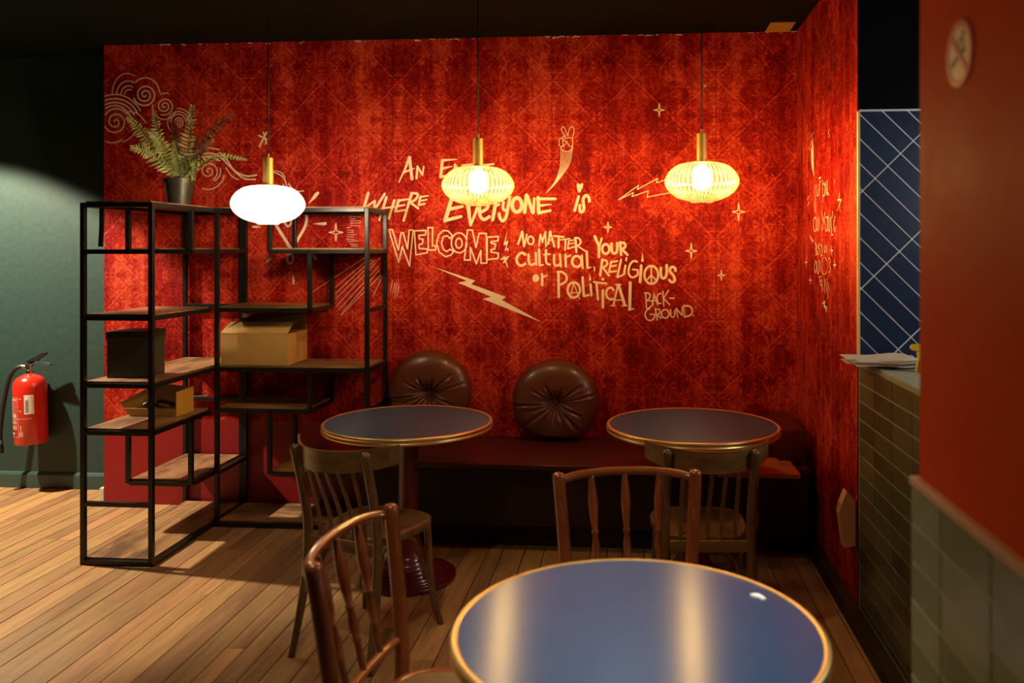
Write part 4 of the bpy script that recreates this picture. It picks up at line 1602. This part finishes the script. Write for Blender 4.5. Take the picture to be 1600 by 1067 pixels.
T1 = make_table('round bistro table with brass rim at the left, its red pedestal visible')
T1.location = (-1.06, 3.86, 0)
T2 = dup(T1, (.273, 3.895, 0), 0, 'round bistro table with brass rim at the right end of the banquette')
T3 = dup(T1, (.0085, 1.79, 0), 0, 'round blue-topped bistro table in the foreground')
bm = B()
scr = [(0, 0), (.012, .006), (.022, .003), (.028, -.008), (.034, -.022), (.026, -.026), (.018, -.014), (.006, -.008)]
prism(bm, scr, lambda u, v, w: (u, v, w), .004)
o = tag(finish('paper_scrap', bm, M_WHITE), 'tiny white paper scrap on the foreground blue table', 'paper')
o.location = (.272, 1.975, TZ + .0008)

# ================================================================== CHAIRS


def ring_outline(wf, wb, d, y0, n=48):
    """rounded seat outline: wf half width front, wb back, depth d starting at y0"""
    out = []
    for i in range(n):
        a = 2 * pi * i / n
        cx, sy = cos(a), sin(a)
        e = .62
        xx = math.copysign(abs(cx) ** e, cx)
        yy = math.copysign(abs(sy) ** e, sy)
        f = (yy + 1) / 2
        out.append((xx * (wb + (wf - wb) * f), y0 + d * f))
    return out


def seat_parts(t, mat, z, wf, wb, d, y0):
    o_ = ring_outline(wf, wb, d, y0)
    bm = B()
    prof = [(1.0, -.032), (1.015, -.018), (1.0, -.002), (.965, .002), (.90, -.003), (.90, -.030)]
    cy = y0 + d / 2
    rings = [[bm.verts.new((x * s, cy + (y - cy) * s, z + dz)) for x, y in o_] for s, dz in prof]
    for a, b in zip(rings, rings[1:] + rings[:1]):
        for i in range(len(o_)):
            j = (i + 1) % len(o_)
            bm.faces.new((a[i], a[j], b[j], b[i]))
    finish('seat_rim', bm, mat, t, True, auto=50)
    bm = B()
    rings = [[bm.verts.new((x * s, cy + (y - cy) * s, z + dz)) for x, y in o_] for s, dz in ((.91, -.024), (.91, -.003), (.6, -.010))]
    c0 = bm.verts.new((0, cy, z - .012))
    c1 = bm.verts.new((0, cy, z - .024))
    for a, b in zip(rings, rings[1:]):
        for i in range(len(o_)):
            j = (i + 1) % len(o_)
            bm.faces.new((a[i], a[j], b[j], b[i]))
    for i in range(len(o_)):
        j = (i + 1) % len(o_)
        bm.faces.new((rings[-1][i], rings[-1][j], c0))
        bm.faces.new((rings[0][j], rings[0][i], c1))
    finish('seat', bm, M_SEAT, t, True, auto=50)


def base_legs(t, mat, z, top_l, yb):
    """front bentwood legs with hoops below the seat"""
    for s in (-1, 1):
        bm = B()
        tube(bm, spline([(s * .155, .155, z - .03), (s * .160, .165, .30), (s * .170, .178, .12), (s * .192, .205, 0)], 6), [.017 - .005 * i / 18 for i in range(19)], 12)
        finish('leg', bm, mat, t, True)
    for s in (-1, 1):                # side hoop between front and rear leg
        bm = B()
        tube(bm, spline([(s * .150, .150, .20), (s * .142, .10, .36), (s * .138, .02, z - .045), (s * .138, -.06, z - .045), (s * .142, -.13, .36), (s * .150, -.175, .22)], 6), .0085, 10)
        finish('hoop', bm, mat, t, True)
    for y_ in (.145, -.165):
        bm = B()
        tube(bm, spline([(-.150, y_, .22), (-.105, y_, .37), (-.035, y_ * .98, z - .045), (.035, y_ * .98, z - .045), (.105, y_, .37), (.150, y_, .22)], 6), .0085, 10)
        finish('hoop', bm, mat, t, True)


def make_slat_chair(label):
    t = thing('bentwood_chair', label, 'chair', (0, 0, 0), 0, 'dark slat-back bentwood chairs')
    z = .455
    ytop = -.265
    for s in (-1, 1):
        bm = B()
        p = spline([(s * .180, -.262, 0), (s * .168, -.205, .25), (s * .163, -.190, .46), (s * .163, -.215, .62), (s * .163, ytop, .800)], 7)
        rr = [.0125 + .006 * min(1, q.z / .3) for q in p]
        p += [Vector((s * .163, ytop - .002, .806)), Vector((s * .163, ytop - .003, .811))]
        rr += [.014, .006]
        tube(bm, p, rr, 14)
        finish('rear_leg', bm, M_CHAIR, t, True)
    # wide wrap-around back rail
    bm = B()
    N = 36
    sec = []
    for i in range(N + 1):
        xx = -.236 + .472 * i / N
        y_ = ytop - .050 + 2.75 * xx * xx
        h = .084 - .014 * (abs(xx) / .236) ** 4
        z1 = .814 + .010 * (abs(xx) / .236) ** 4
        z0 = z1 - h
        lean = -.012
        q = [(xx, y_ + .0105, z0), (xx, y_ + .0105 + lean, z1), (xx, y_ + .021 + lean, z1), (xx, y_ + .021, z0)]
        sec.append([bm.verts.new(v_) for v_ in q])
    for a, b in zip(sec, sec[1:]):
        for i in range(4):
            j = (i + 1) % 4
            bm.faces.new((a[i], a[j], b[j], b[i]))
    bm.faces.new(sec[0])
    bm.faces.new(sec[-1][::-1])
    bmesh.ops.bevel(bm, geom=[e for e in bm.edges if len(e.link_faces) == 2 and e.calc_face_angle(0) > 1.0], offset=.003, segments=2, affect='EDGES')
    finish('back_rail', bm, M_CHAIR_X, t, True, auto=40)
    for i in range(5):
        xx = -.104 + .052 * i
        bm = B()
        p = spline([(xx * .98, -.180, .415), (xx, -.200, .55), (xx, ytop - .030 + 2.75 * xx * xx, .748)], 5)
        prev = None
        for q in p:
            vs = [bm.verts.new((q.x + a * .0075, q.y + b * .004, q.z)) for a, b in ((-1, -1), (1, -1), (1, 1), (-1, 1))]
            if prev:
                for k_ in range(4):
                    bm.faces.new((prev[k_], prev[(k_ + 1) % 4], vs[(k_ + 1) % 4], vs[k_]))
            else:
                bm.faces.new(vs)
            prev = vs
        bm.faces.new(prev[::-1])
        finish('slat', bm, M_CHAIR, t)
    bm = B()
    box(bm, -.150, .150, -.200, -.182, .405, .450, .004)
    finish('back_apron', bm, M_CHAIR_X, t)
    seat_parts(t, M_CHAIR, z, .205, .165, .385, -.175)
    base_legs(t, M_CHAIR, z, None, None)
    for s in (-1, 1):               # hip braces beside the posts
        bm = B()
        tube(bm, spline([(s * .172, -.195, .565), (s * .186, -.185, .555), (s * .190, -.160, .50), (s * .188, -.10, .455), (s * .186, -.08, .44)], 6), .0075, 10)
        finish('hip_brace', bm, M_CHAIR, t, True)
    return t


def face_rz(dirx, diry):
    return math.atan2(diry, dirx) - pi / 2


ch1 = make_slat_chair('dark slat-back bentwood chair standing angled at the left rear table')
# local post tops sit at y = -.265; put them where the photo shows them


def place(o, cx, cy, rz, yloc):
    o.location = (cx - (-sin(rz)) * yloc, cy - cos(rz) * yloc, 0)
    o.rotation_euler = (0, 0, rz)


place(ch1, -1.129, 3.014, face_rz(.106, .308), -.265)
ch2 = dup(ch1, (0, 0, 0), 0, 'dark slat-back bentwood chair with its back to us at the right rear table')
place(ch2, .288, 3.108, face_rz(-.026, .325), -.265)


def make_spindle_chair(label):
    t = thing('spindle_chair', label, 'chair', (0, 0, 0), 0, 'reddish spindle-back chairs')
    z = .455
    yt = -.265
    for s in (-1, 1):
        bm = B()
        p = spline([(s * .205, -.285, 0), (s * .190, -.240, .25), (s * .188, -.222, .46), (s * .200, -.240, .66), (s * .214, yt, .846)], 7)
        rr = [.014 + .0055 * min(1, q.z / .4) for q in p]
        p += [Vector((s * .2148, yt - .003, .855)), Vector((s * .215, yt - .004, .861)), Vector((s * .215, yt - .004, .863))]
        rr += [.019, .014, .005]
        tube(bm, p, rr, 16)
        finish('rear_leg', bm, M_SPIN, t, True)
    bm = B()
    arc = []
    for i in range(25):
        a = pi * i / 24
        arc.append((-.212 * cos(a), yt - .058 * sin(a), .828 + .022 * sin(a)))
    tube(bm, arc, .0125, 12)
    finish('back_bow', bm, M_SPIN_X, t, True)
    bm = B()
    arc2 = [(-.190 * cos(pi * i / 12), -.224 - .02 * sin(pi * i / 12), .515) for i in range(13)]
    tube(bm, arc2, .0105, 10)
    finish('lower_rail', bm, M_SPIN_X, t, True)
    for xx in (-.108, 0, .108):
        a = math.acos(-xx / .212)
        yb = yt - .058 * sin(a)
        bm = B()
        x1, y1 = xx * .86, -.224 - .02 * sin(math.acos(-xx * .86 / .19))
        prof = [(0, .0085), (.05, .009), (.16, .0125), (.28, .0155), (.40, .0125), (.50, .0085), (.515, .0115), (.53, .0115), (.545, .008), (.66, .0125), (.75, .0085), (.765, .011), (.78, .008), (.9, .009), (1, .008)]
        prof = [(1 - f_, r_) for f_, r_ in prof][::-1]
        tube(bm, [(x1 + (xx - x1) * f_, y1 + (yb - y1) * f_, .515 + (.313 + .022 * sin(a)) * f_) for f_, r_ in prof], [r_ for f_, r_ in prof], 12)
        finish('spindle', bm, M_SPIN, t, True)
    seat_parts(t, M_SPIN, z, .205, .175, .385, -.215)
    base_legs(t, M_SPIN, z, None, None)
    return t


ch3 = make_spindle_chair('reddish spindle-back chair facing us behind the foreground blue table')
place(ch3, -.018, 2.588, face_rz(.071, -.427), -.265)
ch4 = dup(ch3, (0, 0, 0), 0, 'reddish spindle-back chair seen from the side in the left foreground')
place(ch4, -.677, 1.99, face_rz(.429, -.049), -.265)

# ================================================================== PENDANT LAMPS
YLMP = 3.86


def make_lamp(label, px, py, shade, bulb, power, col, Y=YLMP, proto=None):
    c = on_y(px, py, Y)
    t = thing('pendant_lamp', label, 'lamp', c, 0, 'fluted glass pendant lamps')
    zt_ = ZC - c.z
    bm = B()
    pr = [(.040, .088), (.075, .087), (.110, .077), (.140, .056), (.160, .028), (.168, 0), (.160, -.028), (.138, -.054), (.108, -.074), (.075, -.086), (.052, -.091)]
    pr = [tuple(q)[:2] for q in spline([(a, b, 0) for a, b in pr], 3)] + [(.050, -.097), (.042, -.098)]
    lathe(bm, pr, 240, mod=lambda a, r, z: 1 + .016 * cos(48 * a) * min(1, max(0, (r - .045) / .05)))
    finish('glass_shade', bm, shade, t, True)
    bm = B()
    lathe(bm, [(0, -.040), (.020, -.038), (.036, -.026), (.042, -.005), (.042, .045), (.030, .066), (.018, .078), (.0, .080)], 28)
    finish('bulb', bm, bulb, t, True)
    bm = B()
    lathe(bm, [(0, .084), (.050, .086), (.048, .092), (.024, .094), (.0235, .220), (.020, .222), (.006, .223), (.005, .242), (0, .243)], 32)
    finish('brass_stem', bm, M_BRASS, t, True, auto=35)
    bm = B()
    tube(bm, [(0, 0, .240), (0, 0, zt_ - .02)], .0032, 8)
    finish('cord', bm, M_RUBBER, t, True)
    bm = B()
    lathe(bm, [(0, zt_ - .028), (.05, zt_ - .026), (.055, zt_ - .001), (0, zt_ - .001)], 28)
    finish('ceiling_rose', bm, M_BRASS, t, True, auto=35)
    lo = lamp_light('bulb_light', 'POINT', c + Vector((0, 0, .015)), power, col, .045, tubular=4.2)
    return t


make_lamp('bright white fluted glass pendant lamp hanging before the bookcases', 419, 319, M_SHADE_W, M_BULB_W, P_POW[0], WHITE)
make_lamp('amber fluted glass pendant lamp hanging over the middle lettering', 747, 290, M_SHADE_A, M_BULB_A, P_POW[1], WARM)
make_lamp('amber fluted glass pendant lamp hanging above the right rear table', 1096.5, 284, M_SHADE_A, M_BULB_A, P_POW[2], WARM)
